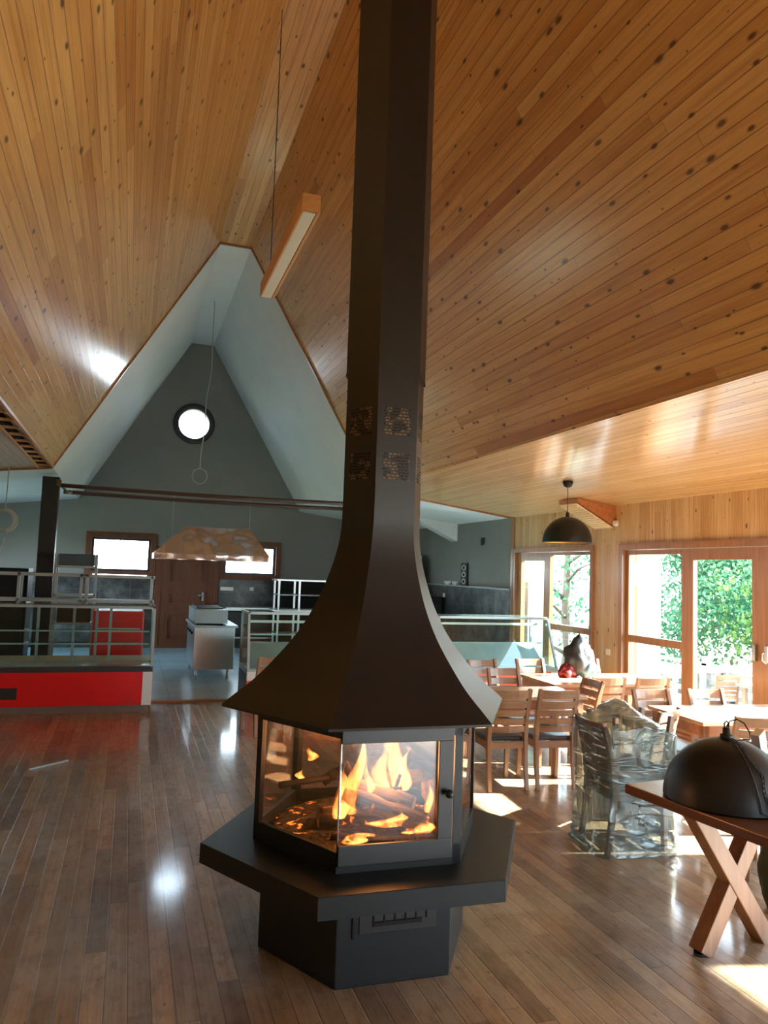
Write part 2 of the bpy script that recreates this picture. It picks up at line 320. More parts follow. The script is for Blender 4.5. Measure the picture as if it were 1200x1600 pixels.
# ------------------------------------------------------------------ mesh helpers
class MB:
    def __init__(s): s.bm = bmesh.new(); s.uv = s.bm.loops.layers.uv.new('UVMap')
    def box(s, x0, x1, y0, y1, z0, z1, mi=0):
        c = [s.bm.verts.new((x, y, z)) for z in (z0, z1) for y in (y0, y1) for x in (x0, x1)]
        for q in ((0, 2, 3, 1), (4, 5, 7, 6), (0, 1, 5, 4), (2, 6, 7, 3), (0, 4, 6, 2), (1, 3, 7, 5)):
            f = s.bm.faces.new([c[i] for i in q]); f.material_index = mi
            n = (c[q[1]].co - c[q[0]].co).cross(c[q[2]].co - c[q[1]].co)
            for lp in f.loops:
                p = lp.vert.co
                if abs(n.z) > max(abs(n.x), abs(n.y)): lp[s.uv].uv = (p.x, p.y)
                elif abs(n.x) > abs(n.y): lp[s.uv].uv = (p.y, p.z)
                else: lp[s.uv].uv = (p.x, p.z)
        return s
    def obox(s, p, q, w, h, up=(0, 0, 1), mi=0, taper=1.0):
        """a bar from p to q, w wide and h deep"""
        p, q = Vector(p), Vector(q); d = (q - p).normalized(); u = Vector(up)
        if abs(d.dot(u)) > 0.99: u = Vector((0, 1, 0))
        a = d.cross(u).normalized(); b = a.cross(d).normalized(); r = []
        for c, k in ((p, 1.0), (q, taper)):
            for i, j in ((-1, -1), (1, -1), (1, 1), (-1, 1)):
                r.append(s.bm.verts.new(c + a * (w / 2 * i * k) + b * (h / 2 * j * k)))
        for f in ((3, 2, 1, 0), (4, 5, 6, 7), (0, 1, 5, 4), (1, 2, 6, 5), (2, 3, 7, 6), (3, 0, 4, 7)):
            s.bm.faces.new([r[i] for i in f]).material_index = mi
        return s
    def path(s, pts, w, h, side=(1, 0, 0), mi=0):
        """a rectangular bar swept along points; w is measured along side"""
        sd_ = Vector(side).normalized(); pts = [Vector(p) for p in pts]; rings = []
        for i, p in enumerate(pts):
            d = (pts[min(i + 1, len(pts) - 1)] - pts[max(i - 1, 0)]).normalized(); b = sd_.cross(d).normalized()
            ww = w[i] if isinstance(w, (list, tuple)) else w; hh = h[i] if isinstance(h, (list, tuple)) else h
            rings.append([s.bm.verts.new(p + sd_ * (ww / 2 * a) + b * (hh / 2 * c)) for a, c in ((-1, -1), (1, -1), (1, 1), (-1, 1))])
        for A, B in zip(rings, rings[1:]):
            for k in range(4): s.bm.faces.new((A[k], A[(k + 1) % 4], B[(k + 1) % 4], B[k])).material_index = mi
        s.bm.faces.new(rings[0][::-1]); s.bm.faces.new(rings[-1]); return s
    def tube(s, pts, r, n=8, mi=0, smooth=True, closed=False, cap=True):
        pts = [Vector(p) for p in pts]; rings = []; N = len(pts); pa = None
        for i, p in enumerate(pts):
            d = ((pts[(i + 1) % N] - pts[i - 1]) if closed else (pts[min(i + 1, N - 1)] - pts[max(i - 1, 0)])).normalized()
            if pa is None: a = d.orthogonal().normalized()
            else: a = (pa - d * pa.dot(d)); a = a.normalized() if a.length > 1e-6 else d.orthogonal().normalized()
            pa = a; b = d.cross(a); rr = r[i] if isinstance(r, (list, tuple)) else r
            rings.append([s.bm.verts.new(p + a * rr * cos(2 * pi * k / n) + b * rr * sin(2 * pi * k / n)) for k in range(n)])
        prs = list(zip(rings, rings[1:])) + ([(rings[-1], rings[0])] if closed else [])
        for A, B in prs:
            for k in range(n):
                f = s.bm.faces.new((A[k], A[(k + 1) % n], B[(k + 1) % n], B[k])); f.material_index = mi; f.smooth = smooth
        if cap and not closed: s.bm.faces.new(rings[0][::-1]).material_index = mi; s.bm.faces.new(rings[-1]).material_index = mi
        return s
    def lathe(s, prof, n=32, c=(0, 0, 0), mi=0, ang0=0.0, smooth=True, caps=True):
        """prof: (r, z) pairs from bottom to top"""
        rings = []
        for r, z in prof:
            rings.append([s.bm.verts.new((c[0] + r * cos(ang0 + 2 * pi * k / n), c[1] + r * sin(ang0 + 2 * pi * k / n), c[2] + z)) for k in range(n)])
        for A, B in zip(rings, rings[1:]):
            for k in range(n):
                f = s.bm.faces.new((A[k], A[(k + 1) % n], B[(k + 1) % n], B[k])); f.material_index = mi; f.smooth = smooth
        if caps:
            s.bm.faces.new(rings[0][::-1]).material_index = mi; s.bm.faces.new(rings[-1]).material_index = mi
        return s
    def poly(s, pts, uvs=None, mi=0):
        vs = [s.bm.verts.new(p) for p in pts]; f = s.bm.faces.new(vs); f.material_index = mi
        if uvs:
            for lp, q in zip(f.loops, uvs): lp[s.uv].uv = q
        return s
    def prism(s, pts, d, mi=0):
        """polygon pts extruded by vector d"""
        d = Vector(d); a = [s.bm.verts.new(Vector(p)) for p in pts]; b = [s.bm.verts.new(Vector(p) + d) for p in pts]; n = len(pts)
        s.bm.faces.new(a[::-1]).material_index = mi; s.bm.faces.new(b).material_index = mi
        for i in range(n): s.bm.faces.new((a[i], a[(i + 1) % n], b[(i + 1) % n], b[i])).material_index = mi
        return s
def build(name, mb, mat, parent=None, bevel=0.0, loc=None, kind=None, label=None, cat=None, group=None, recalc=True):
    bm = mb.bm
    if recalc: bmesh.ops.recalc_face_normals(bm, faces=bm.faces)
    if bevel > 0:
        es = [e for e in bm.edges if len(e.link_faces) == 2 and e.calc_face_angle(0) > 0.6]
        bmesh.ops.bevel(bm, geom=es, offset=bevel, segments=2, affect='EDGES', profile=0.6, clamp_overlap=True)
    me = bpy.data.meshes.new(name); bm.to_mesh(me); bm.free()
    for m in (mat if isinstance(mat, (list, tuple)) else [mat]): me.materials.append(m)
    o = bpy.data.objects.new(name, me); COL.objects.link(o)
    if parent: o.parent = parent
    if loc: o.location = loc
    if kind: o['kind'] = kind
    tag(o, label, cat, group); return o
def tag(o, label=None, cat=None, group=None):
    if label: o['label'] = label
    if cat: o['category'] = cat
    if group: o['group'] = group
    return o
def thing(name, label, cat, loc=(0, 0, 0), rz=0.0, group=None):
    o = bpy.data.objects.new(name, None); COL.objects.link(o); o.location = loc; o.rotation_euler = (0, 0, rz); o.empty_display_size = 0.1
    return tag(o, label, cat, group)
def dup(root, loc, rz, label, group=None, rot=None):
    r = root.copy(); COL.objects.link(r); r.location = loc; r.rotation_euler = rot or (0, 0, rz); r['label'] = label
    if group: r['group'] = group
    for ch in list(root.children):
        c = ch.copy(); COL.objects.link(c); c.parent = r
        for g in list(ch.children):
            d = g.copy(); COL.objects.link(d); d.parent = c
    return r
def structure(name, mb, mat, **k): return build(name, mb, mat, kind='structure', **k)

# ------------------------------------------------------------------ building shell
XL, XR, YF, YB, YK = -3.57, 6.06, -6.0, 11.3, 16.8       # side walls, front wall, end of timber ceiling, back wall
XA, XB, ZF = -1.10, 3.587, 3.045                          # folds between steep roof and eaves
RA, RB, ZR = 1.005, 1.482, 6.62                           # flat ridge strip
ZE = 2.735                                                # eaves ceiling at the side walls

# timber floor, kitchen floor
m = MB(); m.box(XL - 0.2, XR + 0.2, YF - 0.2, 10.10, -0.15, 0.0); structure('floor', m, M_FLOOR)
m = MB(); m.box(XL - 0.2, XR + 0.2, 10.18, YK + 0.2, -0.15, 0.0); structure('floor_kitchen', m, M_KFLOOR)
m = MB(); m.box(XL - 0.2, XR + 0.2, 10.10, 10.18, -0.15, 0.03); structure('trim_1', m, M_TRIMX)

def slope(name, a, b, y0, y1, mat, thick=0.12, u0=0.0, outward=None):
    """a ceiling plane spanning section points a, b; boards run along Y"""
    (x0, z0), (x1, z1) = a, b; L = sqrt((x1 - x0) ** 2 + (z1 - z0) ** 2)
    n = outward; mb = MB()
    P = [(x0, y0, z0), (x1, y0, z1), (x1, y1, z1), (x0, y1, z0)]; U = [(u0, y0), (u0 + L, y0), (u0 + L, y1), (u0, y1)]
    mb.poly(P, U)
    Q = [(p[0] + n[0] * thick, p[1], p[2] + n[1] * thick) for p in P]; mb.poly(Q[::-1], U[::-1])
    for i in range(4):
        j = (i + 1) % 4; mb.poly([P[i], Q[i], Q[j], P[j]], [U[i], U[i], U[j], U[j]])
    return structure(name, mb, mat, recalc=True)
def nrm(a, b, sgn):
    dx, dz = b[0] - a[0], b[1] - a[1]; L = sqrt(dx * dx + dz * dz); return (sgn * -dz / L, sgn * dx / L)
pts = [(XL, ZE), (XA, ZF), (RA, ZR), (RB, ZR), (XB, ZF), (XR, ZE)]
GAP = 0.17
secs = [('ceiling_left_eaves', (XL, ZE), (XA - GAP, ZF - GAP * 0.125), M_CEIL2), ('ceiling_left_slope', (XA, ZF), (RA, ZR), M_CEIL), ('ceiling_ridge', (RA, ZR), (RB, ZR), M_CEIL),
        ('ceiling_right_slope', (RB, ZR), (XB, ZF), M_CEIL), ('ceiling_right_eaves', (XB, ZF), (XR, ZE), M_CEIL2)]
u = 0.0
for nme, a, b, mt in secs:
    slope(nme, a, b, YF, YB, mt, u0=u, outward=nrm(a, b, 1)); u += 7.031
# open slot along the left fold, with short laths across a cavity painted black for its shade
m = MB(); zc_ = ZF + 0.30; m.box(XA - GAP - 0.02, XA + 0.06, YF, YB, zc_, zc_ + 0.02); m.box(XA - GAP - 0.02, XA - GAP - 0.004, YF, YB, ZF - 0.02, zc_)
m.poly([(XA + 0.004, YF, ZF + 0.01), (XA + 0.004, YB, ZF + 0.01), (XA + 0.05, YB, zc_), (XA + 0.05, YF, zc_)]); m.box(XA - GAP - 0.02, XA, YB - 0.02, YB, ZF, zc_)
structure('ceiling_slot', m, M_DARK)
m = MB()
for k in range(20): m.box(XA - GAP, XA + 0.01, 3.0 + k * 0.43, 3.08 + k * 0.43, ZF + 0.0, ZF + 0.018)
structure('trim_2', m, M_LAMPW)
# orange trims at the end of the timber ceiling
m = MB()
for a, b in zip(pts, pts[1:]): m.obox((a[0], YB - 0.012, a[1] - 0.012), (b[0], YB - 0.012, b[1] - 0.012), 0.03, 0.035)
structure('trim_3', m, M_TRIM)
m = MB(); m.obox((XA - GAP, YF, ZF - 0.025), (XA - GAP, YB, ZF - 0.025), 0.03, 0.02); m.obox((XA + 0.015, YF, ZF + 0.0), (XA + 0.015, YB, ZF + 0.0), 0.03, 0.03); structure('trim_4', m, M_LAMPW)
# kitchen ceiling, plastered white
kp = [(XL, ZE), (XA, ZF), (RA, ZR), (RB, ZR), (XB, ZF), (XR, ZE)]
m = MB()
for a, b in zip(kp, kp[1:]):
    n = nrm(a, b, 1)
    m.prism([(a[0], YB, a[1]), (b[0], YB, b[1]), (b[0] + n[0] * 0.1, YB, b[1] + n[1] * 0.1), (a[0] + n[0] * 0.1, YB, a[1] + n[1] * 0.1)], (0, YK - YB + 0.2, 0))
structure('ceiling_kitchen', m, M_WHITE)
m = MB()   # plastered haunch above the kitchen wall
m.prism([(XR, 13.6, 2.40), (XR, 13.6, 2.735), (XR - 0.8, 13.6, 2.83), (XR - 0.8, 13.6, 2.76)], (0, 0.28, 0)); structure('trim_5', m, M_WHITE)
m = MB(); m.prism([(XL, 13.6, 2.40), (XL, 13.6, 2.735), (XL + 1.15, 13.6, 2.875), (XL + 1.15, 13.6, 2.79)], (0, 0.28, 0)); structure('trim_6', m, M_WHITE)

def wall_panel(name, mat, fixed, axis, rects, thick=0.2, sign=1, **k):
    """rects (a0, a1, z0, z1) of solid wall in the plane axis=fixed; thickness grows outward"""
    m = MB(); f0, f1 = sorted((fixed, fixed + sign * thick))
    for a0, a1, z0, z1 in rects:
        if axis == 'x': m.box(f0, f1, a0, a1, z0, z1)
        else: m.box(a0, a1, f0, f1, z0, z1)
    return structure(name, m, mat, **k)
W1, W2, W3 = (8.98, 11.24), (3.43, 8.36), (-4.6, 2.28)  # W3 is out of view, lengthened to bring more light from the right
HW = 2.2
wall_panel('wall_right', M_WALLW, XR, 'x', [(YF, W3[0], 0, 2.9), (W3[0], W3[1], HW, 2.9), (W3[1], W2[0], 0, 2.9), (W2[0], W2[1], HW, 2.9), (W2[1], W1[0], 0, 2.9), (W1[0], W1[1], HW, 2.9), (W1[1], YB, 0, 2.9)])
wall_panel('wall_kitchen_right', M_GREY, XR, 'x', [(YB, YK, 1.53, 2.9)], thick=0.2)
wall_panel('wall_kitchen_right_tiles', M_TILE, XR - 0.035, 'x', [(YB + 0.02, YK, 0, 1.52)], thick=0.2)
m = MB(); m.box(XR - 0.07, XR + 0.02, YB + 0.02, YK, 1.52, 1.545); structure('trim_7', m, M_ALU)
m = MB(); m.box(XR - 0.03, XR + 0.05, YB - 0.06, YB + 0.03, 0, 2.74); structure('trim_8', m, M_TRIM)
# unseen left wall; its window is added for fill light
LW = [(-5.4, -4.9)]
rects = []; y = YF
for a, b in LW:
    rects += [(y, a, 0, 2.9), (a, b, 0, 0.9), (a, b, 2.1, 2.9)]; y = b
rects += [(y, YB, 0, 2.9)]
wall_panel('wall_left', M_WALLW, XL, 'x', rects, sign=-1)
wall_panel('wall_kitchen_left', M_GREY, XL, 'x', [(YB, 12.6, 0, 2.9), (12.6, 15.4, 0, 1.0), (12.6, 15.4, 2.2, 2.9), (15.4, YK, 0, 2.9)], sign=-1)  # unseen window opening added to light the kitchen
# back wall of the kitchen: window openings, round window, door recess
BW = [(-0.80, 0.42, 1.56, 2.30), (1.93, 3.10, 1.56, 2.24)]
RW = (1.15, 4.83, 0.33)
def gable(name, y, mat, thick, rects_open, circ=None, mat_idx=None):
    m = MB(); bm = m.bm
    outer = [(XL - 0.2, 0.0), (XL - 0.2, 2.9), (XA, ZF + 0.1), (RA, ZR + 0.1), (RB, ZR + 0.1), (XB, ZF + 0.1), (XR + 0.2, 2.9), (XR + 0.2, 0.0)]
    loops = [outer] + [[(a, c), (b, c), (b, d), (a, d)] for a, b, c, d in rects_open]
    if circ: loops.append([(circ[0] + circ[2] * cos(2 * pi * k / 40), circ[1] + circ[2] * sin(2 * pi * k / 40)) for k in range(40)])
    es = []
    for lp in loops:
        vs = [bm.verts.new((x, y, z)) for x, z in lp]
        es += [bm.edges.new((vs[i], vs[(i + 1) % len(vs)])) for i in range(len(vs))]
    r = bmesh.ops.triangle_fill(bm, edges=es, use_beauty=True, use_dissolve=False)
    fs = [f for f in bm.faces]
    ex = bmesh.ops.extrude_face_region(bm, geom=fs)
    for v in [g for g in ex['geom'] if isinstance(g, bmesh.types.BMVert)]: v.co.y += thick
    for f in bm.faces:
        for l in f.loops: l[m.uv].uv = (l.vert.co.x, l.vert.co.z)
    return structure(name, m, mat)
gable('wall_back', YK, M_GREY, 0.2, [(a, b, c, d) for a, b, c, d in BW], RW)
FW = [(3.4, 5.4, 0.05, 2.2)]  # unseen opening behind the camera, added for fill light
gable('wall_front', YF, M_WALLW, -0.2, FW)
m = MB(); m.box(XL, 0.50, YK - 0.03, YK, 0, 1.49); m.box(1.86, XR - 0.04, YK - 0.03, YK, 0, 1.49); structure('wall_back_tiles', m, M_TILE)

# ---- windows and glazed doors of the right wall
def frame_yz(m, x, y0, y1, z0, z1, w, d, bottom=True):
    m.box(x, x + d, y0, y0 + w, z0, z1); m.box(x, x + d, y1 - w, y1, z0, z1); m.box(x, x + d, y0 + w, y1 - w, z1 - w, z1)
    if bottom: m.box(x, x + d, y0 + w, y1 - w, z0, z0 + w)
def glazed(name, wy, leaves):
    """leaves: (y0, y1, transom z or None, deep stile)"""
    root = bpy.data.objects.new(name, None); COL.objects.link(root); root.location = (XR, (wy[0] + wy[1]) / 2, 0); root['kind'] = 'structure'
    m = MB(); frame_yz(m, XR - 0.03, wy[0] - 0.02, wy[1] + 0.02, 0, HW + 0.02, 0.075, 0.2, False); m.box(XR - 0.05, XR + 0.17, wy[0], wy[1], 0.0, 0.03)
    o = build('outer_frame', m, M_TRIM); o.parent = root; o.matrix_parent_inverse = Matrix.Translation(root.location).inverted()
    for i, (a, b, tz, w) in enumerate(leaves):
        m = MB(); frame_yz(m, XR + 0.03, a, b, 0.03, HW - 0.06, w, 0.06)
        if tz: m.box(XR + 0.03, XR + 0.09, a + w, b - w, tz - 0.045, tz + 0.045)
        o = build('sash', m, M_TRIM); o.parent = root; o.matrix_parent_inverse = Matrix.Translation(root.location).inverted()
        m = MB(); m.box(XR + 0.055, XR + 0.063, a + w, b - w, 0.03 + w, HW - 0.06 - w)
        g = build('glass_pane', m, M_WGLASS); g.parent = o
    return root
glazed('window_1', W1, [(W1[0] + 0.05, 10.22, 1.02, 0.05), (10.22, W1[1] - 0.05, None, 0.13)])
d2 = glazed('window_2', W2, [(3.50, 4.98, 1.02, 0.06), (4.98, 6.08, None, 0.13), (6.08, 7.20, None, 0.13), (7.20, 8.30, 1.02, 0.06)])
glazed('window_3', W3, [(-4.55, -2.9, 1.02, 0.06), (-2.9, -1.15, None, 0.12), (-1.15, 0.6, None, 0.12), (0.6, 2.22, 1.02, 0.06)])
# door pulls on the two sliding leaves
for yy in (6.16, 6.00):
    m = MB(); m.box(XR - 0.005, XR + 0.03, yy - 0.02, yy + 0.02, 0.98, 1.14); m.tube([(XR - 0.02, yy, 1.08), (XR - 0.05, yy, 1.07), (XR - 0.05, yy, 1.00), (XR - 0.02, yy - 0.02, 0.97)], 0.007)
    o = build('door_handle', m, M_CHROME); o.parent = d2; o.matrix_parent_inverse = Matrix.Translation(d2.location).inverted()
for i, (a, b) in enumerate(LW):
    m = MB(); frame_yz(m, XL - 0.1, a, b, 0.9, 2.1, 0.07, 0.1); frame_yz(m, XL - 0.1, (a + b) / 2 - 0.03, (a + b) / 2 + 0.03, 0.9, 2.1, 0.03, 0.1); structure('window_%d' % (5 + i), m, M_TRIM)  # frame of the added fill-light window, out of view
# back wall windows
def frame_xz(m, y, x0, x1, z0, z1, w, d):
    m.box(x0, x0 + w, y, y + d, z0, z1); m.box(x1 - w, x1, y, y + d, z0, z1); m.box(x0 + w, x1 - w, y, y + d, z1 - w, z1); m.box(x0 + w, x1 - w, y, y + d, z0, z0 + w)
for i, (a, b, c, d) in enumerate(BW):
    m = MB(); frame_xz(m, YK - 0.04, a - 0.09, b + 0.09, c - 0.09, d + 0.09, 0.11, 0.2)
    w_ = structure('window_%d' % (8 + i), m, M_DOORW)
    m = MB(); frame_xz(m, YK + 0.06, a + 0.02, b - 0.02, c + 0.02, d - 0.02, 0.05, 0.05); m.box(a + 0.57, a + 0.59, YK + 0.03, YK + 0.06, d - 0.18, d - 0.06); s_ = build('sash', m, M_DGREY, parent=w_)
    m = MB(); m.box(a + 0.07, b - 0.07, YK + 0.08, YK + 0.088, c + 0.07, d - 0.07); build('glass_pane', m, M_WGLASS, parent=w_)
m = MB(); m.lathe([(0.32, 0), (0.44, 0), (0.44, 0.06), (0.40, 0.08), (0.33, 0.08), (0.32, 0.0)], 48, caps=False)
o = structure('window_10', m, plain('grey_black_ring', srgb(52, 54, 58), 0.5)); o.rotation_euler = (R(90), 0, 0); o.location = (RW[0], YK + 0.005, RW[1])
# back door (panelled, red-brown)
d1 = thing('door_1', None, None, (1.17, YK - 0.02, 0)); d1['kind'] = 'structure'
def child(name, mb, mat, par, **k):
    o = build(name, mb, mat, **k); o.parent = par
    par_m = Matrix.Translation(par.location) @ par.rotation_euler.to_matrix().to_4x4(); o.matrix_parent_inverse = par_m.inverted(); return o
m = MB(); frame_xz(m, YK - 0.07, 0.52, 1.84, -0.1, 2.14, 0.12, 0.1); child('door_frame', m, M_DOORW, d1)
m = MB(); m.box(0.64, 1.72, YK - 0.05, YK, 0.0, 2.02); child('door_leaf', m, M_DOORW, d1)
m = MB()
for z0, z1 in ((0.15, 0.75), (0.92, 1.22), (1.36, 1.90)):
    frame_xz(m, YK - 0.085, 0.78, 1.58, z0, z1, 0.04, 0.04)
    m.box(0.90, 1.46, YK - 0.075, YK - 0.045, z0 + 0.1, z1 - 0.1)
child('door_panel', m, M_DOORW, d1)
m = MB(); m.box(1.50, 1.54, YK - 0.07, YK - 0.05, 1.00, 1.20); m.tube([(1.52, YK - 0.08, 1.12), (1.52, YK - 0.11, 1.12), (1.42, YK - 0.11, 1.12)], 0.012); child('door_handle', m, M_ALU, d1)

# haunch boxed in pine against the window wall, ribbed pale underside, white sensor
hb = thing('boxed_brace', 'orange pine boxed bracket with ribbed pale underside on the window wall', 'bracket', (XR, 8.7, 2.4))
m = MB(); m.prism([(XR, 8.50, 2.46), (XR, 8.50, 2.735), (XR - 0.58, 8.50, 2.80), (XR - 0.58, 8.50, 2.75)], (0, 0.45, 0)); child('side_board', m, M_TRIMY, hb)
m = MB(); a = Vector((XR - 0.02, 0, 2.462)); b = Vector((XR - 0.575, 0, 2.737))
m.prism([(a.x, 8.53, a.z - 0.012), (b.x, 8.53, b.z), (b.x, 8.53, b.z - 0.014), (a.x, 8.53, a.z - 0.026)], (0, 0.40, 0))
for k in range(12):
    p = a.lerp(b, (k + 0.5) / 12); m.box(p.x - 0.006, p.x + 0.006, 8.54, 8.92, p.z - 0.036, p.z - 0.010)
child('ribbed_underside', m, plain('cream_slats', srgb(225, 205, 170), 0.5), hb)
m = MB(); m.lathe([(0.02, 0), (0.045, 0.01), (0.045, 0.03), (0.03, 0.05)], 20, smooth=True); o = build('wall_sensor', m, M_WPLAST, label='small round white sensor on the timber wall below the boxed bracket', cat='sensor'); o.rotation_euler = (0, R(-90), 0); o.location = (XR - 0.0, 8.46, 2.50)

# posts, rails in the kitchen opening
for nme, x, lb in (('steel_post', -1.18, 'black square steel post left of the kitchen opening, behind the red counter'), ('steel_post', 3.67, 'black steel post mostly hidden behind the flue, right of the kitchen opening')):
    m = MB(); m.box(-0.115, 0.115, -0.1, 0.1, 0, 2.99); m.box(-0.16, 0.16, -0.14, 0.14, 0, 0.015)
    build(nme, m, M_POST, loc=(x, 12.2, 0), label=lb, cat='post')
for yy, z0, lb in ((12.04, 2.865, 'nearer of two dark brown pipes spanning the kitchen opening'), (12.75, 2.83, 'farther of two dark brown pipes spanning the kitchen opening')):
    m = MB(); n_ = 12; m.tube([(-1.05 + 4.65 * k / n_, yy, z0 - 0.02 * sin(pi * k / n_)) for k in range(n_ + 1)], 0.032, 10)
    build('ceiling_pipe', m, plain('brown_painted_pipe', srgb(74, 44, 32), 0.45) if yy < 12.5 else MATS['brown_painted_pipe'], label=lb, cat='pipe', group='pipes across the kitchen opening')
m = MB(); m.box(-1.09, -1.03, 11.98, 12.1, 2.86, 2.94); m.tube([(-1.06, 12.04, 2.9), (-0.95, 12.35, 2.78), (-0.93, 12.75, 2.83)], 0.02); build('pipe_bracket', m, plain('brass_fitting', srgb(120, 92, 40), 0.4, 0.5), label='dull brass fitting joining the pipes to the black post', cat='bracket')

# ------------------------------------------------------------------ central hexagonal stove
SX, SY = 1.178, 3.622
ROT = R(-121.2)
st = thing('hexagonal_fireplace', 'black steel hexagonal fireplace with glass firebox, flared hood and tall flue', 'fireplace', (SX, SY, 0), 0)
def hx(r, k, z=0.0, rot=ROT, dx=0.0): return (dx + r * cos(rot + k * pi / 3), r * sin(rot + k * pi / 3), z)
def hexprof(prof, rot=ROT, dx=0.0, caps=True, mb=None, bevel=False):
    mb = mb or MB(); mb.lathe(prof, 6, (dx, 0, 0), ang0=rot, smooth=False, caps=caps); return mb
# base with vent plate
build('base', hexprof([(0.515, 0), (0.515, 0.40)]), M_STOVE, st, bevel=0.004)
def face_frame(k, r, rot=ROT):
    """mid point, along-vector and outward normal of hexagon face k (between corner k and k+1)"""
    a, b = Vector(hx(r, k, 0, rot)), Vector(hx(r, k + 1, 0, rot)); t = (b - a).normalized(); n = Vector((t.y, -t.x, 0)); mid = (a + b) / 2
    if n.dot(mid) < 0: n = -n
    return mid, t, n
mid, t_, n_ = face_frame(0, 0.515)
def on_face(mb, mid, t, n, a0, a1, z0, z1, d0, d1):
    P = [mid + t * a0 + n * d0, mid + t * a1 + n * d0, mid + t * a1 + n * d1, mid + t * a0 + n * d1]
    mb.prism([(p.x, p.y, z0) for p in P], (0, 0, z1 - z0)); return mb
m = MB(); on_face(m, mid, t_, n_, -0.16, 0.19, 0.215, 0.355, 0.0, 0.006)
vp = build('vent_plate', m, M_STOVE2, st, bevel=0.002)
m = MB(); on_face(m, mid, t_, n_, -0.19, 0.19, 0.358, 0.368, 0, 0.009); on_face(m, mid, t_, n_, -0.19, -0.182, 0.20, 0.36, 0, 0.009); on_face(m, mid, t_, n_, -0.10, 0.12, 0.245, 0.262, 0.004, 0.014)
for k in range(6): on_face(m, mid, t_, n_, -0.10 + k * 0.048, -0.094 + k * 0.048, 0.26, 0.315, 0.004, 0.012)
build('vent_slots', m, M_DARK, st)
# hearth shelf
build('hearth_shelf', hexprof([(0.775, 0.395), (0.80, 0.398), (0.80, 0.484), (0.797, 0.487)]), M_STOVE, st)
# firebox: floor tray, corner posts, frames, panes, lid
build('firebox_floor', hexprof([(0.545, 0.487), (0.545, 0.52)]), M_DARK, st)
Z0, Z1 = 0.487, 1.135
build('firebox_lid', hexprof([(0.56, 1.10), (0.56, Z1), (0.3, Z1 + 0.01)]), M_DARK, st)
for k in range(6):
    mid, t, n = face_frame(k, 0.56); L = 0.28
    m = MB(); on_face(m, mid, t, n, -L, L, Z0, Z0 + 0.085, -0.025, 0.0); on_face(m, mid, t, n, -L, L, Z1 - 0.095, Z1, -0.025, 0.0)
    if k not in (5,):      # post at corner k+1
        on_face(m, mid, t, n, L - 0.035, L, Z0, Z1, -0.025, 0.0)
    if k not in (0,):      # post at corner k
        on_face(m, mid, t, n, -L, -L + 0.035, Z0, Z1, -0.025, 0.0)
    build('firebox_frame', m, M_STOVE, st)
    if k == 0:             # hinged door: inner frame open at the glass corner
        m = MB(); on_face(m, mid, t, n, -L + 0.003, L - 0.045, Z1 - 0.115, Z1 - 0.055, 0, 0.014); on_face(m, mid, t, n, -L + 0.003, L - 0.045, Z0 + 0.03, Z0 + 0.115, 0, 0.014)
        on_face(m, mid, t, n, L - 0.115, L - 0.045, Z0 + 0.114, Z1 - 0.114, 0, 0.014)
        dr = build('firebox_door', m, M_STOVE2, st, bevel=0.003)
        m = MB(); p = mid + t * (L - 0.075) + n * 0.014; q = p + n * 0.03
        m.tube([(p.x, p.y, 0.80), (q.x, q.y, 0.80)], [0.009, 0.009], 12); m.lathe([(0.004, -0.018), (0.016, -0.012), (0.019, 0), (0.016, 0.012), (0.004, 0.018)], 16, (q.x, q.y, 0.80))
        build('door_knob', m, M_BLACKG, dr)
    m = MB(); on_face(m, mid, t, n, -L + (0.0 if k == 0 else 0.03), L - (0.0 if k == 5 else 0.03), Z0 + 0.08, Z1 - 0.09, -0.012, -0.007)
    build('glass_pane', m, M_SGLASS, st)
m = MB(); c = Vector(hx(0.553, 0)); m.tube([(c.x, c.y, Z0 + 0.08), (c.x, c.y, Z1 - 0.09)], 0.003, 6); build('glass_corner_strip', m, M_ALU, st)
# flared hood and flue
ROTC = ROT + R(2.5); DXC = 0.016
prof = [(0.722, 1.100), (0.724, 1.112), (0.665, 1.160), (0.60, 1.212), (0.545, 1.264), (0.49, 1.325), (0.44, 1.383), (0.395, 1.442), (0.352, 1.510), (0.315, 1.580), (0.283, 1.655), (0.255, 1.735), (0.232, 1.815), (0.217, 1.89), (0.209, 1.97), (0.208, 2.06)]
def smooth_prof(p, n=4):
    out = []
    for i in range(len(p) - 1):
        a, b, c, d = p[max(i - 1, 0)], p[i], p[i + 1], p[min(i + 2, len(p) - 1)]
        for k in range(n):
            t = k / n; out.append(tuple(0.5 * (2 * b[q] + (c[q] - a[q]) * t + (2 * a[q] - 5 * b[q] + 4 * c[q] - d[q]) * t * t + (3 * b[q] - a[q] - 3 * c[q] + d[q]) * t ** 3) for q in (0, 1)))
    return out + [p[-1]]
prof = prof[:2] + smooth_prof(prof[2:])
m = MB(); rings = []
inner = [(0.30, 1.5), (0.50, 1.27), (0.640, 1.150), (0.700, 1.098)]
for r, z in inner + prof:
    k_ = min(1, max(0, (z - 1.1) / 0.9)); dx_ = -0.012 + (DXC + 0.012) * k_; ro = ROT + R(0.3) + (ROTC - ROT - R(0.3)) * k_
    rings.append([m.bm.verts.new(hx(r, k, z, ro, dx_)) for k in range(6)])
for A, B in zip(rings, rings[1:]):
    for k in range(6): m.bm.faces.new((A[k], A[(k + 1) % 6], B[(k + 1) % 6], B[k]))
build('flared_hood', m, M_STOVE2, st, recalc=False)
def vent_faces(zs, r0, name, mat):
    """a flue section with real slots: every face is split round each slot"""
    pass
m = MB(); hexprof([(0.208, 2.06), (0.208, 2.74)], ROTC, DXC, mb=m, caps=False)
build('flue_lower', m, M_STOVE2, st, bevel=0.002)
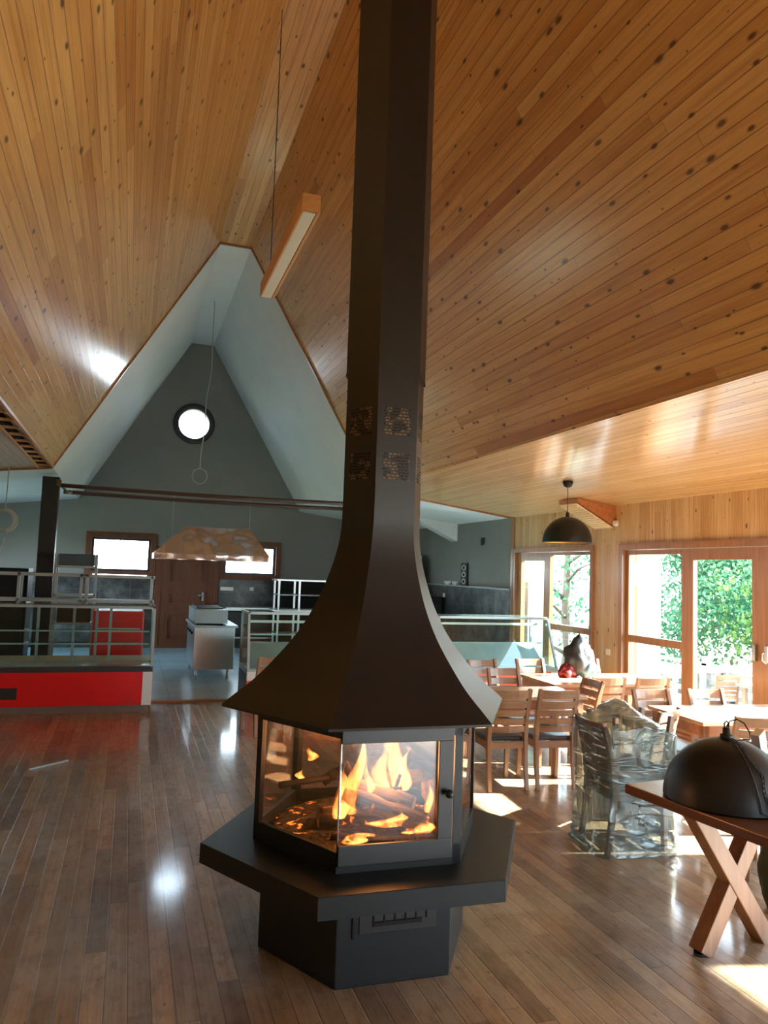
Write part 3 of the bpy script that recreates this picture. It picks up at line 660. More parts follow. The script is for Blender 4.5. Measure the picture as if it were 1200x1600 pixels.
m = MB(); hexprof([(0.215, 2.73), (0.219, 6.9)], ROTC, DXC, mb=m, caps=False)
build('flue_upper', m, M_STOVE2, st, bevel=0.002)
m = MB(); hexprof([(0.217, 2.722), (0.217, 2.742)], ROTC, DXC, mb=m, caps=False); build('flue_joint', m, M_STOVE2, st)
build('flue_sleeve', hexprof([(0.30, 6.45), (0.30, 6.75)], ROTC, DXC), M_STOVE2, st)
# perforated grilles: rows of short horizontal slots, dark with lighter brown spots at random
def grille(k, z0, z1, a0, a1, r, rows, cols, st_):
    mid, t, n = face_frame(k, r, ROTC); mid = mid + Vector((DXC, 0, 0)); m = MB()
    dz = (z1 - z0) / rows; da = (a1 - a0) / cols
    for i in range(rows):
        for j in range(cols):
            a = a0 + j * da + (0.0 if i % 2 else da * 0.35); b = min(a + da * 0.72, a1); z = z0 + i * dz
            if b - a < 0.004: continue
            on_face(m, mid, t, n, a, b, z, z + dz * 0.52, 0.0, 0.0012)
    return build('vent_grille', m, M_GRILLE, st_)
t = NT('grille_slots'); g_ = t.node('ShaderNodeNewGeometry'); nn = t.noise(g_.outputs['Position'], 22.0, 1)
t.set(Base_Color=t.ramp(nn, [(0.5, (0.001, 0.001, 0.001, 1)), (0.58, (0.20, 0.13, 0.09, 1))]), Roughness=0.8); M_GRILLE = t.m
for k in range(6):
    for z0, z1 in ((2.42, 2.56), (2.20, 2.335)):
        grille(k, z0, z1, -0.07, 0.07, 0.2085, 9, 6, st)
    grille(k, 4.34, 4.48, -0.07, 0.07, 0.213, 9, 6, st)

# logs, embers, flames
def log(p, q, r, mat, label, bend=0.0, ends=True, rough=0.006):
    p, q = Vector(p), Vector(q); d = q - p; L = d.length; mb = MB(); n = 14; pts_ = []; rr = []
    for i in range(9):
        s = i / 8; c = Vector((0, 0, s * L)); c.x += bend * sin(pi * s); pts_.append(c); rr.append(r * (1 + 0.10 * sin(i * 1.7 + r * 90)))
    mb.tube(pts_, rr, n)
    for v in mb.bm.verts:
        v.co += Vector((noise.noise(v.co * 30 + Vector((r * 100, 0, 0))), noise.noise(v.co * 28 + Vector((5, 3, 1))), 0)) * rough
    for f in mb.bm.faces:
        if len(f.verts) > 4: f.material_index = 1; f.smooth = False
    o = build('firewood_log', mb, [mat, M_LOGEND if ends else mat], label=label, cat='log', group='firewood in the fireplace')
    o.location = p; o.rotation_euler = d.to_track_quat('Z', 'Y').to_euler(); return o
def SP(x, y, z): return (SX + x, SY + y, z)
log(SP(-0.10, 0.02, 0.70), SP(0.17, -0.17, 0.645), 0.048, M_LOG, 'upper charred log at the centre, sloping down to a pale cut end')
log(SP(-0.16, -0.10, 0.70), SP(0.20, -0.27, 0.585), 0.044, M_LOG, 'charred log with round cut end nearest the front glass, burning along its underside')
log(SP(-0.26, -0.03, 0.575), SP(0.13, -0.05, 0.570), 0.052, M_LOG, 'thick blackened log lying flat in the ashes at the bottom of the fire', ends=False)
log(SP(0.315, -0.18, 0.545), SP(0.275, -0.09, 0.735), 0.046, M_LOG2, 'upright split log with rough grey bark at the right of the fire')
log(SP(0.10, 0.20, 0.66), SP(0.33, 0.10, 0.70), 0.042, M_LOG2, 'reddish brown log lying behind the upright split log')
log(SP(-0.45, -0.02, 0.735), SP(-0.16, 0.05, 0.74), 0.014, M_CHAR, 'thin dark stick reaching out to the left pane', ends=False, rough=0.002)
log(SP(-0.22, 0.06, 0.72), SP(-0.10, 0.02, 0.80), 0.024, M_CHAR, 'short forked charred stub above the thin stick', ends=False)
log(SP(-0.24, -0.20, 0.54), SP(0.02, -0.33, 0.535), 0.020, M_LOG, 'glowing thin branch in the ashes by the glass corner', ends=False)
log(SP(0.085, -0.14, 0.72), SP(0.10, -0.16, 0.79), 0.009, M_LOG, 'small dark twig stub sticking up from the upper log', ends=False, rough=0.001)
log(SP(0.13, -0.33, 0.515), SP(0.115, -0.31, 0.60), 0.005, M_LOG, 'thin upright twig in front of the cut log end', ends=False, rough=0.001)
m = MB(); n1 = 40
vs = {}
for i in range(n1 + 1):
    for j in range(n1 + 1):
        x, y = -0.5 + i / n1, -0.5 + j / n1; x *= 0.94; y *= 0.94; rr = sqrt(x * x + y * y)
        z = 0.521 + max(0, 0.05 * (1 - (rr / 0.47) ** 2)) * (0.6 + 0.8 * noise.noise(Vector((x * 9, y * 9, 1)))) + 0.006 * noise.noise(Vector((x * 40, y * 40, 2)))
        if rr < 0.468: vs[(i, j)] = m.bm.verts.new((x, y, z))
for i in range(n1):
    for j in range(n1):
        q = [vs.get(k) for k in ((i, j), (i + 1, j), (i + 1, j + 1), (i, j + 1))]
        if all(q): f = m.bm.faces.new(q); f.smooth = True
build('ash_bed', m, M_ASH, loc=(SX, SY, 0), kind='stuff', label='grey ash and glowing embers covering the firebox floor', cat='ash')
m = MB(); m.tube([(0.46 * cos(R(a)), 0.46 * sin(R(a)), 0.545) for a in range(-75, 30, 7)], 0.007, 8)
build('fire_ring', m, M_SKIRT, loc=(SX, SY, 0), label='thin pale metal strip curving along the ash bed at the right inside the fireplace', cat='metal strip')
def flame(x, y, z, h, r, lean, seed, label, w=1.0):
    mb = MB(); n = 12; ri = []
    for i in range(15):
        s = i / 14; rad = r * (sin(pi * min(1, s * 1.05 + 0.12)) ** 0.8) * (1 - s) ** 0.55 + 0.001
        cx = lean * s * s + 0.35 * r * sin(s * 7 + seed) ; cy = 0.3 * r * cos(s * 6 + seed * 2)
        ri.append([mb.bm.verts.new((cx + rad * w * cos(2 * pi * k / n) * (1 + 0.3 * noise.noise(Vector((k * 0.7, s * 5, seed)))), cy + rad * 0.6 * sin(2 * pi * k / n), s * h)) for k in range(n)])
    for A, B in zip(ri, ri[1:]):
        for k in range(n): f = mb.bm.faces.new((A[k], A[(k + 1) % n], B[(k + 1) % n], B[k])); f.smooth = True
    return build('flame', mb, M_FIRE, loc=SP(x, y, z), label=label, cat='flame', group='flames of the fire')
flame(0.115, -0.02, 0.70, 0.40, 0.062, 0.02, 1.0, 'tallest bright orange flame at the centre right of the fire')
flame(0.055, -0.05, 0.69, 0.24, 0.050, -0.03, 2.2, 'orange flame left of the tallest flame', 1.1)
flame(0.165, -0.03, 0.68, 0.22, 0.040, 0.03, 7.2, 'orange flame hugging the right side of the tallest flame', 1.0)
flame(-0.13, -0.16, 0.62, 0.42, 0.048, 0.05, 3.1, 'narrow orange flame rising along the glass corner')
flame(-0.17, -0.12, 0.60, 0.26, 0.050, 0.02, 5.0, 'broad low flame left of the glass corner', 1.2)
flame(0.235, -0.20, 0.62, 0.15, 0.024, 0.01, 4.0, 'small flame beside the upright split log')
flame(-0.27, 0.10, 0.81, 0.075, 0.028, -0.02, 6.1, 'detached lick of flame above the thin stick', 1.2)
flame(-0.33, 0.08, 0.73, 0.05, 0.020, 0.0, 8.0, 'tiny flame at the tip of the forked stub', 1.3)
flame(0.02, -0.26, 0.585, 0.07, 0.05, 0.06, 9.0, 'low bright flame along the underside of the front log', 2.4)
flame(0.15, -0.30, 0.555, 0.07, 0.045, 0.03, 9.7, 'low bright flame below the cut end of the front log', 2.0)
flame(-0.14, -0.27, 0.535, 0.05, 0.05, 0.04, 11.0, 'low flame over the glowing branch in the ashes', 1.8)
flame(0.30, 0.02, 0.93, 0.16, 0.022, 0.0, 12.0, 'faint thin flame high at the right of the fire')
flame(-0.04, -0.12, 0.70, 0.16, 0.030, -0.02, 13.0, 'short flame between the glass corner and the centre flames')
pl = bpy.data.lights.new('fire_light', 'POINT'); pl.energy = 6.5; pl.color = (1.0, 0.42, 0.12); pl.shadow_soft_size = 0.12
po = bpy.data.objects.new('fire_light', pl); COL.objects.link(po); po.location = SP(0.03, -0.08, 0.86)

# ------------------------------------------------------------------ dining chairs
CH, CW, SH = 0.83, 0.365, 0.425
def rear_leg_pts(s): return [(s, -0.235, 0), (s, -0.205, 0.2), (s, -0.185, 0.40), (s, -0.20, 0.55), (s, -0.235, 0.70), (s, -0.275, CH)]
def make_chair(label, group):
    t = thing('dining_chair', label, 'chair', (0, 0, 0), 0, group)
    sx_ = CW / 2 - 0.02
    for s in (-sx_, sx_):
        m = MB(); m.path(rear_leg_pts(s), 0.034, [0.030, 0.036, 0.046, 0.044, 0.036, 0.028]); build('leg', m, M_CHAIR, t, bevel=0.004)
    for s in (-sx_, sx_):
        m = MB(); m.path([(s, 0.185, 0), (s, 0.18, 0.38)], 0.036, [0.028, 0.038]); build('leg', m, M_CHAIR, t, bevel=0.004)
    m = MB(); m.box(-sx_ + 0.017, sx_ - 0.017, 0.165, 0.19, 0.335, 0.39); m.box(-sx_ + 0.017, sx_ - 0.017, -0.20, -0.175, 0.335, 0.39)
    m.box(-sx_ - 0.013, -sx_ + 0.013, -0.17, 0.165, 0.335, 0.39); m.box(sx_ - 0.013, sx_ + 0.013, -0.17, 0.165, 0.335, 0.39)
    build('seat_frame', m, M_CHAIRX, t)
    m = MB(); m.box(-CW / 2 + 0.008, CW / 2 - 0.008, -0.165, 0.205, 0.39, SH); o = build('seat', m, M_SEAT, t, bevel=0.012)
    for i, (za, zb) in enumerate(((0.752, 0.822), (0.672, 0.732), (0.602, 0.655), (0.535, 0.586), (0.470, 0.520))):
        m = MB(); n = 6; fr, bk = [], []
        for zz, yo in ((za, 0), (zb, 0)):
            yy = -0.20 - max(0, (zz - 0.55)) * 0.27
            fr.append([(-sx_ + 0.012 + (2 * sx_ - 0.024) * k / n, yy - 0.020 * sin(pi * k / n) + 0.004, zz) for k in range(n + 1)])
        for k in range(n):
            a, b, c, d = fr[0][k], fr[0][k + 1], fr[1][k + 1], fr[1][k]
            P = [m.bm.verts.new(q) for q in (a, b, c, d)] + [m.bm.verts.new((q[0], q[1] - 0.016, q[2])) for q in (a, b, c, d)]
            for f in ((0, 1, 2, 3), (7, 6, 5, 4), (0, 4, 5, 1), (3, 2, 6, 7)) + (((0, 3, 7, 4),) if k == 0 else ()) + (((1, 5, 6, 2),) if k == n - 1 else ()): m.bm.faces.new([P[q] for q in f])
        bmesh.ops.remove_doubles(m.bm, verts=m.bm.verts, dist=0.0004)
        build('back_slat', m, M_CHAIRX, t)
    return t
G = 'beech dining chairs round the tables'
ch0 = make_chair('beech ladder-back chair with blue seat, back to us, nearest the stove hood tip', G)
ch0.location = (3.045, 5.885, 0); ch0.rotation_euler = (0, 0, R(-4))
def chair(x, y, deg, label, group=G, z=0.0, rot=None): return dup(ch0, (x, y, z), R(deg), label, group, rot)
chair(3.475, 5.84, -7, 'beech ladder-back chair with blue seat, back to us, just left of the plastic-wrapped chairs')
chair(3.62, 6.66, 178, 'sunlit chair facing us across the table behind the two near ladder-back chairs')
chair(3.74, 7.35, 183, 'white-lit chair with its back against the glass counter, behind the leftmost table')
chair(3.86, 6.12, 86, 'reddish brown chair at the right end of the leftmost table, turned sideways')
chair(4.40, 6.48, -4, 'pale chair with its back to us, directly behind the sideways brown chair')
chair(4.86, 6.42, -5, 'tan chair, back to us, at the far table in front of the pine wall')
chair(4.36, 7.42, 180, 'white-lit chair behind the far table, left of the grey bag')
chair(5.02, 7.36, 176, 'chair behind the far table, right of the grey bag by the wall socket')
chair(4.27, 5.23, 175, 'pale chair across the bright right-hand table, left of the glass door leaf')
chair(4.80, 5.18, 175, 'silvery-lit chair across the bright right-hand table, in front of the glass door leaf')
chair(3.63, 4.84, 28, 'chair half hidden by the plastic wrap, one dark post standing up at its right')
chair(4.33, 4.53, -16, 'slatted chair back behind the black dome lamp, at the right edge of the photo')
chair(3.86, 3.72, -50, 'shaded chair at the right edge, one curved leg seen behind the crossed table legs')
chair(1.44, 8.22, 12, 'chair behind the stove under the left tip of the hood')

# the wrapped pair
chair(3.235, 4.395, -93, 'lower of the two chairs wrapped in clear plastic, its ladder back to the left', 'chairs wrapped in plastic')
o = chair(3.235, 4.395, 0, 'upper chair turned upside down inside the clear plastic wrap, legs pointing up', 'chairs wrapped in plastic', z=0.862)
o.rotation_euler = (Matrix.Rotation(R(-93), 4, 'Z') @ Matrix.Rotation(pi, 4, 'X')).to_euler(); o.location = (3.235, 4.395, 0.862)
# plastic film: a lofted, crumpled sleeve
m = MB(); NA, NZ = 96, 60
cxw, cyw = 3.215, 4.39
def film_pt(a, s):
    ca, sa = cos(a), sin(a); z = s
    hw, hd = 0.285, 0.235
    e = 0.28; px_ = hw * math.copysign(abs(ca) ** e, ca); py_ = hd * math.copysign(abs(sa) ** e, sa)
    return px_, py_
top_z = lambda x, y: 0.875 + 0.075 * math.exp(-((x - 0.03) ** 2 + (y - 0.12) ** 2) / 0.02) - 0.10 * max(0, x - 0.05) / 0.25 - 0.02 * (x < -0.1)
rings = []
for i in range(NZ + 1):
    s = i / NZ; rg = []
    for j in range(NA):
        a = 2 * pi * j / NA; x, y = film_pt(a, s)
        if s < 0.72:
            h = s / 0.72; k = 1.0 - 0.04 * sin(pi * h) + 0.05 * (1 - h) ** 6; tz = top_z(x * 0.9, y * 0.9); z = 0.004 + h * (tz - 0.05)
        else:
            h = (s - 0.72) / 0.28; k = (1 - h) ** 0.9 * 0.985 + 0.001; xx, yy = x * k, y * k; z = top_z(xx, yy) - 0.05 * (1 - h) ** 3 - 0.01
        v = Vector((x * k, y * k, z)); amp = 0.012 + 0.012 * (1 - min(1, s * 2.5)) 
        n3 = noise.noise(v * 4 + Vector((2, 9, 4))) * 0.9 + noise.noise(Vector((v.x * 11 + v.z * 5, v.y * 11 + v.z * 4, v.z * 4))) * 0.5
        out = Vector((x, y, 0)).normalized()
        v += out * n3 * amp * (1 if s < 0.8 else 0.3) + Vector((0, 0, 0.012 * noise.noise(v * 9)))
        if s < 0.12: v += out * 0.012 * sin(s * 160 + 3 * noise.noise(v * 6))
        v.z = max(v.z, 0.003); rg.append(m.bm.verts.new((cxw + v.x, cyw + v.y, v.z)))
    rings.append(rg)
for A, B in zip(rings, rings[1:]):
    for k in range(NA): f = m.bm.faces.new((A[k], A[(k + 1) % NA], B[(k + 1) % NA], B[k])); f.smooth = True
bmesh.ops.rotate(m.bm, verts=m.bm.verts, cent=(cxw, cyw, 0), matrix=Matrix.Rotation(R(-3), 3, 'Z'))
build('plastic_wrap', m, M_FILM, label='clear crumpled plastic sheet wrapped over two stacked chairs on the floor', cat='plastic wrap')

# ------------------------------------------------------------------ dining tables
def make_table(cx, cy, rz, L, D, label, H=0.72):
    t = thing('dining_table', label, 'table', (cx, cy, 0), R(rz), 'beech dining tables')
    m = MB(); m.box(-L / 2, L / 2, -D / 2, D / 2, H - 0.03, H); build('table_top', m, M_TABLE, t, bevel=0.004)
    m = MB()
    for a, b, c, d in ((-L / 2 + 0.03, L / 2 - 0.03, -D / 2 + 0.03, -D / 2 + 0.05), (-L / 2 + 0.03, L / 2 - 0.03, D / 2 - 0.05, D / 2 - 0.03), (-L / 2 + 0.03, -L / 2 + 0.05, -D / 2 + 0.05, D / 2 - 0.05), (L / 2 - 0.05, L / 2 - 0.03, -D / 2 + 0.05, D / 2 - 0.05)):
        m.box(a, b, c, d, H - 0.115, H - 0.03)
    build('apron', m, M_APRON, t)
    for sx_ in (-1, 1):
        for sy_ in (-1, 1):
            m = MB(); x, y = sx_ * (L / 2 - 0.055), sy_ * (D / 2 - 0.055); m.box(x - 0.025, x + 0.025, y - 0.025, y + 0.025, 0, H - 0.03); build('leg', m, M_CHAIR, t, bevel=0.003)
    return t
make_table(3.33, 6.15, -3, 1.16, 0.58, 'pale beech table behind the two near chairs, leftmost of the tables')
make_table(4.66, 6.86, -3, 1.36, 0.78, 'pale beech table by the window wall carrying the grey bag')
make_table(4.95, 4.93, -5, 1.66, 0.72, 'bright sunlit table at the right, behind the black dome lamp')

# ------------------------------------------------------------------ walnut slab table with crossed legs (front right)
AX, AY, AR = 2.45, 3.335, R(6.5)
wt = thing('slab_table', 'dark walnut slab table on orange crossed legs at the right edge', 'table', (AX, AY, 0), AR)
m = MB(); m.box(0, 0.74, -2.1, 0, 0.672, 0.72); build('table_top', m, M_SLAB, wt, bevel=0.006)
m = MB(); m.box(0.06, 0.68, -0.36, -0.28, 0.655, 0.672); build('cross_rail', m, M_XLEG, wt)
for yo in (-0.32, -1.80):
    m = MB(); m.obox((0.175, yo, 0.008), (0.60, yo, 0.662), 0.085, 0.08, up=(0, 1, 0)); build('leg', m, M_XLEG, wt, bevel=0.006)
    m = MB(); m.obox((0.60, yo - 0.006, 0.008), (0.13, yo - 0.006, 0.662), 0.085, 0.08, up=(0, 1, 0)); build('leg', m, M_XLEG, wt, bevel=0.006)
    m = MB(); m.lathe([(0.03, 0), (0.03, 0.012)], 12, (0.175, yo, 0)); m.lathe([(0.03, 0), (0.03, 0.012)], 12, (0.60, yo, 0)); build('foot_pad', m, M_BLACK, wt)

# dome lamps
def dome_profile(r, h, n=14): return [(r * cos(pi / 2 * k / n) + 0.0, h * sin(pi / 2 * k / n)) for k in range(n)] + [(0.02, h)]
def dome(parent, r, h, z=0.0, name='lamp_shade'):
    m = MB(); m.lathe(dome_profile(r, h), 48, (0, 0, z), caps=False); m.lathe([(r, 0), (r - 0.004, -0.008), (r - 0.008, 0)], 48, (0, 0, z), caps=False); o = build(name, m, M_BLACKG, parent)
    m = MB(); m.lathe(dome_profile(r - 0.008, h - 0.008), 48, (0, 0, z - 0.001), caps=False); build('gold_lining', m, M_GOLD, o); return o
PXp, PYp = 4.83, 7.70; zc = ZF - (PXp - XB) * (ZF - ZE) / (XR - XB)
pl_ = thing('pendant_lamp', 'black dome pendant lamp with gold inside hanging from the pine eaves ceiling', 'lamp', (PXp, PYp, 2.17))
dome(pl_, 0.285, 0.30)
m = MB(); m.tube([(0, 0, 0.30), (0, 0, zc - 2.17)], 0.004, 6); m.lathe([(0.012, 0.29), (0.025, 0.30), (0.02, 0.34), (0.006, 0.36)], 16); build('cord', m, M_BLACK, pl_)
m = MB(); m.lathe([(0.02, zc - 2.17 - 0.075), (0.045, zc - 2.17 - 0.06), (0.06, zc - 2.17 - 0.02), (0.06, zc - 2.17)], 24); build('ceiling_rose', m, M_BLACKG, pl_)

TZ = 0.721
dl = thing('dome_lamp_shade', 'large black dome lamp standing rim down on the walnut table', 'lamp', (2.765, 2.98, TZ + 0.008))
dome(dl, 0.287, 0.285)
m = MB(); m.lathe([(0.03, 0.282), (0.03, 0.30), (0.018, 0.305), (0.018, 0.33), (0.008, 0.335)], 16)
m.tube([(-0.012, 0, 0.33), (-0.014, 0, 0.352), (0.0, 0, 0.364), (0.014, 0, 0.352), (0.012, 0, 0.33)], 0.004, 6); build('cord_fitting', m, M_BLACK, dl)
def dsurf(th, ph, r=0.287, h=0.285, o=0.006):   # a point just above the dome, th azimuth, ph 0 rim .. 90 top
    return Vector((2.765 + (r + o) * cos(ph) * cos(th), 2.98 + (r + o) * cos(ph) * sin(th), TZ + 0.008 + (h + o) * sin(ph)))
pts_ = [(2.765, 2.98, TZ + 0.345), (2.775, 2.97, TZ + 0.372), (2.795, 2.945, TZ + 0.385), (2.81, 2.915, TZ + 0.372), (2.812, 2.885, TZ + 0.335), (2.80, 2.87, TZ + 0.305)] + [tuple(dsurf(R(-112 + 8 * s), R(76 - 72 * s), o=0.008)) for s in [k / 9 for k in range(10)]]
pts_ += [(2.765, 2.66, TZ + 0.006), (2.80, 2.66, TZ + 0.03)]
m = MB(); m.tube(pts_, 0.0035, 6); build('black_flex', m, M_BLACK, label='thin black flex looping from the top of the table lamp down to its rose', cat='cord')
m = MB()
cp = [dsurf(R(-104 + 10 * s + 3 * sin(s * 14)), R(78 - 74 * s), o=0.008) for s in [k / 18 for k in range(19)]]
for i in range(len(cp) - 1):
    a, b = cp[i], cp[i + 1]; c = (a + b) / 2; d = (b - a).normalized(); out = (c - Vector((2.765, 2.98, TZ))).normalized(); side = d.cross(out).normalized(); w_ = side if i % 2 else out; hl = (b - a).length * 0.62
    m.tube([c + d * hl * cos(q) + w_ * 0.007 * sin(q) for q in [2 * pi * k / 10 for k in range(10)]], 0.002, 5, closed=True)
build('lamp_chain', m, M_BLACK, label='black link chain draped down the right side of the table lamp', cat='chain')
m = MB(); m.lathe([(0.008, 0.062), (0.03, 0.055), (0.05, 0.03), (0.058, 0.0)][::-1], 24, caps=True)
o = build('lamp_rose', m, M_BLACKG, label='small black ceiling rose lying tipped on the walnut table before the lamp', cat='lamp part'); o.location = (2.815, 2.655, TZ + 0.058); o.rotation_euler = (R(86), 0, R(-60))
m = MB(); m.box(-0.035, 0.035, -0.022, 0.022, 0, 0.30); m.box(-0.024, 0.024, -0.026, -0.022, 0.03, 0.06); bx_ = build('white_box', m, M_WPLAST, bevel=0.004, label='narrow white box leaning behind the dome lamp on the walnut table', cat='box'); bx_.location = (3.15, 3.13, TZ + 0.012); bx_.rotation_euler = (R(3), R(-22), R(20))
m = MB(); m.box(-0.012, 0.012, -0.003, 0.003, 0, 0.02); o = build('box_clip', m, M_BLACK, parent=bx_, loc=(0.012, -0.026, 0.15)); 
m = MB()
for i in range(18):
    pass
def lump(name, mat, loc, size, seed, label, cat, rough=0.25, sub=4, flat=0.0):
    mb = MB(); bmesh.ops.create_icosphere(mb.bm, subdivisions=sub, radius=1.0)
    for v in mb.bm.verts:
        d = 1 + rough * noise.noise(v.co * 1.6 + Vector((seed, 0, 0))) + rough * 0.6 * abs(noise.noise(v.co * 4 + Vector((0, seed, 0)))); v.co = Vector((v.co.x * size[0], v.co.y * size[1], v.co.z * size[2])) * d
        v.co.z = max(v.co.z, -size[2] * (0.85 - flat))
    for f in mb.bm.faces: f.smooth = True
    lo = min(v.co.z for v in mb.bm.verts)
    for v in mb.bm.verts: v.co.z -= lo
    return build(name, mb, mat, loc=loc, label=label, cat=cat)
# olive bundle at the right edge
lump('cloth_bundle', pleather('olive_canvas', srgb(74, 78, 52)), (3.425, 3.32, 0), (0.08, 0.10, 0.27), 4.0, 'olive canvas bundle standing by the chair at the right edge', 'bundle')
lump('patterned_cushion', pleather('teal_grey_fabric', srgb(96, 130, 132)), (3.84, 3.73, 0.428), (0.14, 0.14, 0.11), 9.0, 'grey-green fabric bundle on the dark chair seat behind the dome lamp', 'fabric bundle')

# bag on the far table
bgm = pleather('grey_sack_fabric', srgb(52, 60, 68)); BZ = 0.721
bag = thing('carrier_bag', 'slumped grey carrier bag with a dark red side on the far table', 'bag', (4.53, 7.02, BZ))
def sack(mat, loc, size, seed, name):
    mb = MB(); bmesh.ops.create_icosphere(mb.bm, subdivisions=4, radius=1.0)
    for v in mb.bm.verts:
        c = v.co.copy(); k = 1 - 0.45 * max(0, c.z); d = 1 + 0.30 * noise.noise(c * 2 + Vector((seed, 0, 0))) + 0.18 * abs(noise.noise(c * 5 + Vector((0, seed, 0))))
        v.co = Vector((c.x * size[0] * k, c.y * size[1] * k, c.z * size[2])) * d
    lo = min(v.co.z for v in mb.bm.verts)
    for v in mb.bm.verts: v.co.z = max(v.co.z - lo - 0.03, 0.0)
    for f in mb.bm.faces: f.smooth = True
    return build(name, mb, mat, bag, loc=loc)
sack(bgm, (0.03, 0, 0), (0.17, 0.12, 0.20), 3.3, 'bag_body'); sack(pleather('dark_red_fabric', srgb(110, 20, 26)), (-0.13, -0.04, 0), (0.10, 0.07, 0.085), 6.0, 'red_pocket'); sack(pleather('pale_blue_plastic', srgb(96, 135, 155)), (0.11, -0.07, 0), (0.10, 0.06, 0.11), 8.4, 'blue_liner')

# ------------------------------------------------------------------ hanging linear lamp
ll = thing('linear_pendant', 'long pine box lamp with white diffuser hanging under the ridge', 'lamp', (1.0, 5.6, 4.1))
m = MB(); m.box(-0.062, 0.062, -0.85, 0.85, 0.012, 0.13); m.box(-0.062, -0.05, -0.85, 0.85, 0, 0.012); m.box(0.04, 0.062, -0.85, 0.85, 0, 0.012); build('lamp_body', m, M_LAMPW, ll)
m = MB(); m.box(-0.048, 0.034, -0.84, 0.84, 0.003, 0.010); build('diffuser', m, M_DIFF, ll)
for yy in (0.55,):
    m = MB(); m.tube([(-0.03, yy, 0.13), (-0.03, yy + 0.02, ZR - 4.1)], 0.004, 6); build('hanging_wire', m, M_BLACK, ll)

# loose cable with ring from the kitchen ridge, and coiled cable at the left
m = MB(); pts_ = [(1.2, 13.9, 6.62), (1.2, 13.9, 6.1), (1.21, 13.9, 5.3), (1.14, 13.9, 4.72), (1.15, 13.9, 4.3), (1.10, 13.9, 3.75), (1.10, 13.9, 3.50)]
m.tube(pts_, 0.008, 6); m.tube([(1.10 + 0.13 * sin(a), 13.9, 3.36 - 0.14 * cos(a)) for a in [2 * pi * k / 24 for k in range(24)]], 0.008, 6, closed=True)
M_CABLE = plain('white_cable', srgb(185, 188, 184), 0.5)
build('hanging_cable', m, M_CABLE, label='thin white cable ending in a loop, hanging in front of the round window', cat='cable')
m = MB(); m.tube([(-1.53, 10.6, 2.98), (-1.54, 10.6, 2.4), (-1.54, 10.6, 2.33)], 0.007, 6)
for q in range(3): m.tube([(-1.54 + (0.10 + 0.02 * q) * sin(a), 10.6 + 0.02 * q, 2.24 - (0.12 + 0.015 * q) * cos(a)) for a in [2 * pi * k / 24 for k in range(24)]], 0.009, 6, closed=True)
m.tube([(-1.50, 10.6, 2.15), (-1.58, 10.6, 1.8), (-1.56, 10.6, 1.5), (-1.62, 10.6, 1.15)], 0.007, 6)
build('coiled_cable', m, M_CABLE, label='coil of white cable hanging from the eaves at the far left', cat='cable')

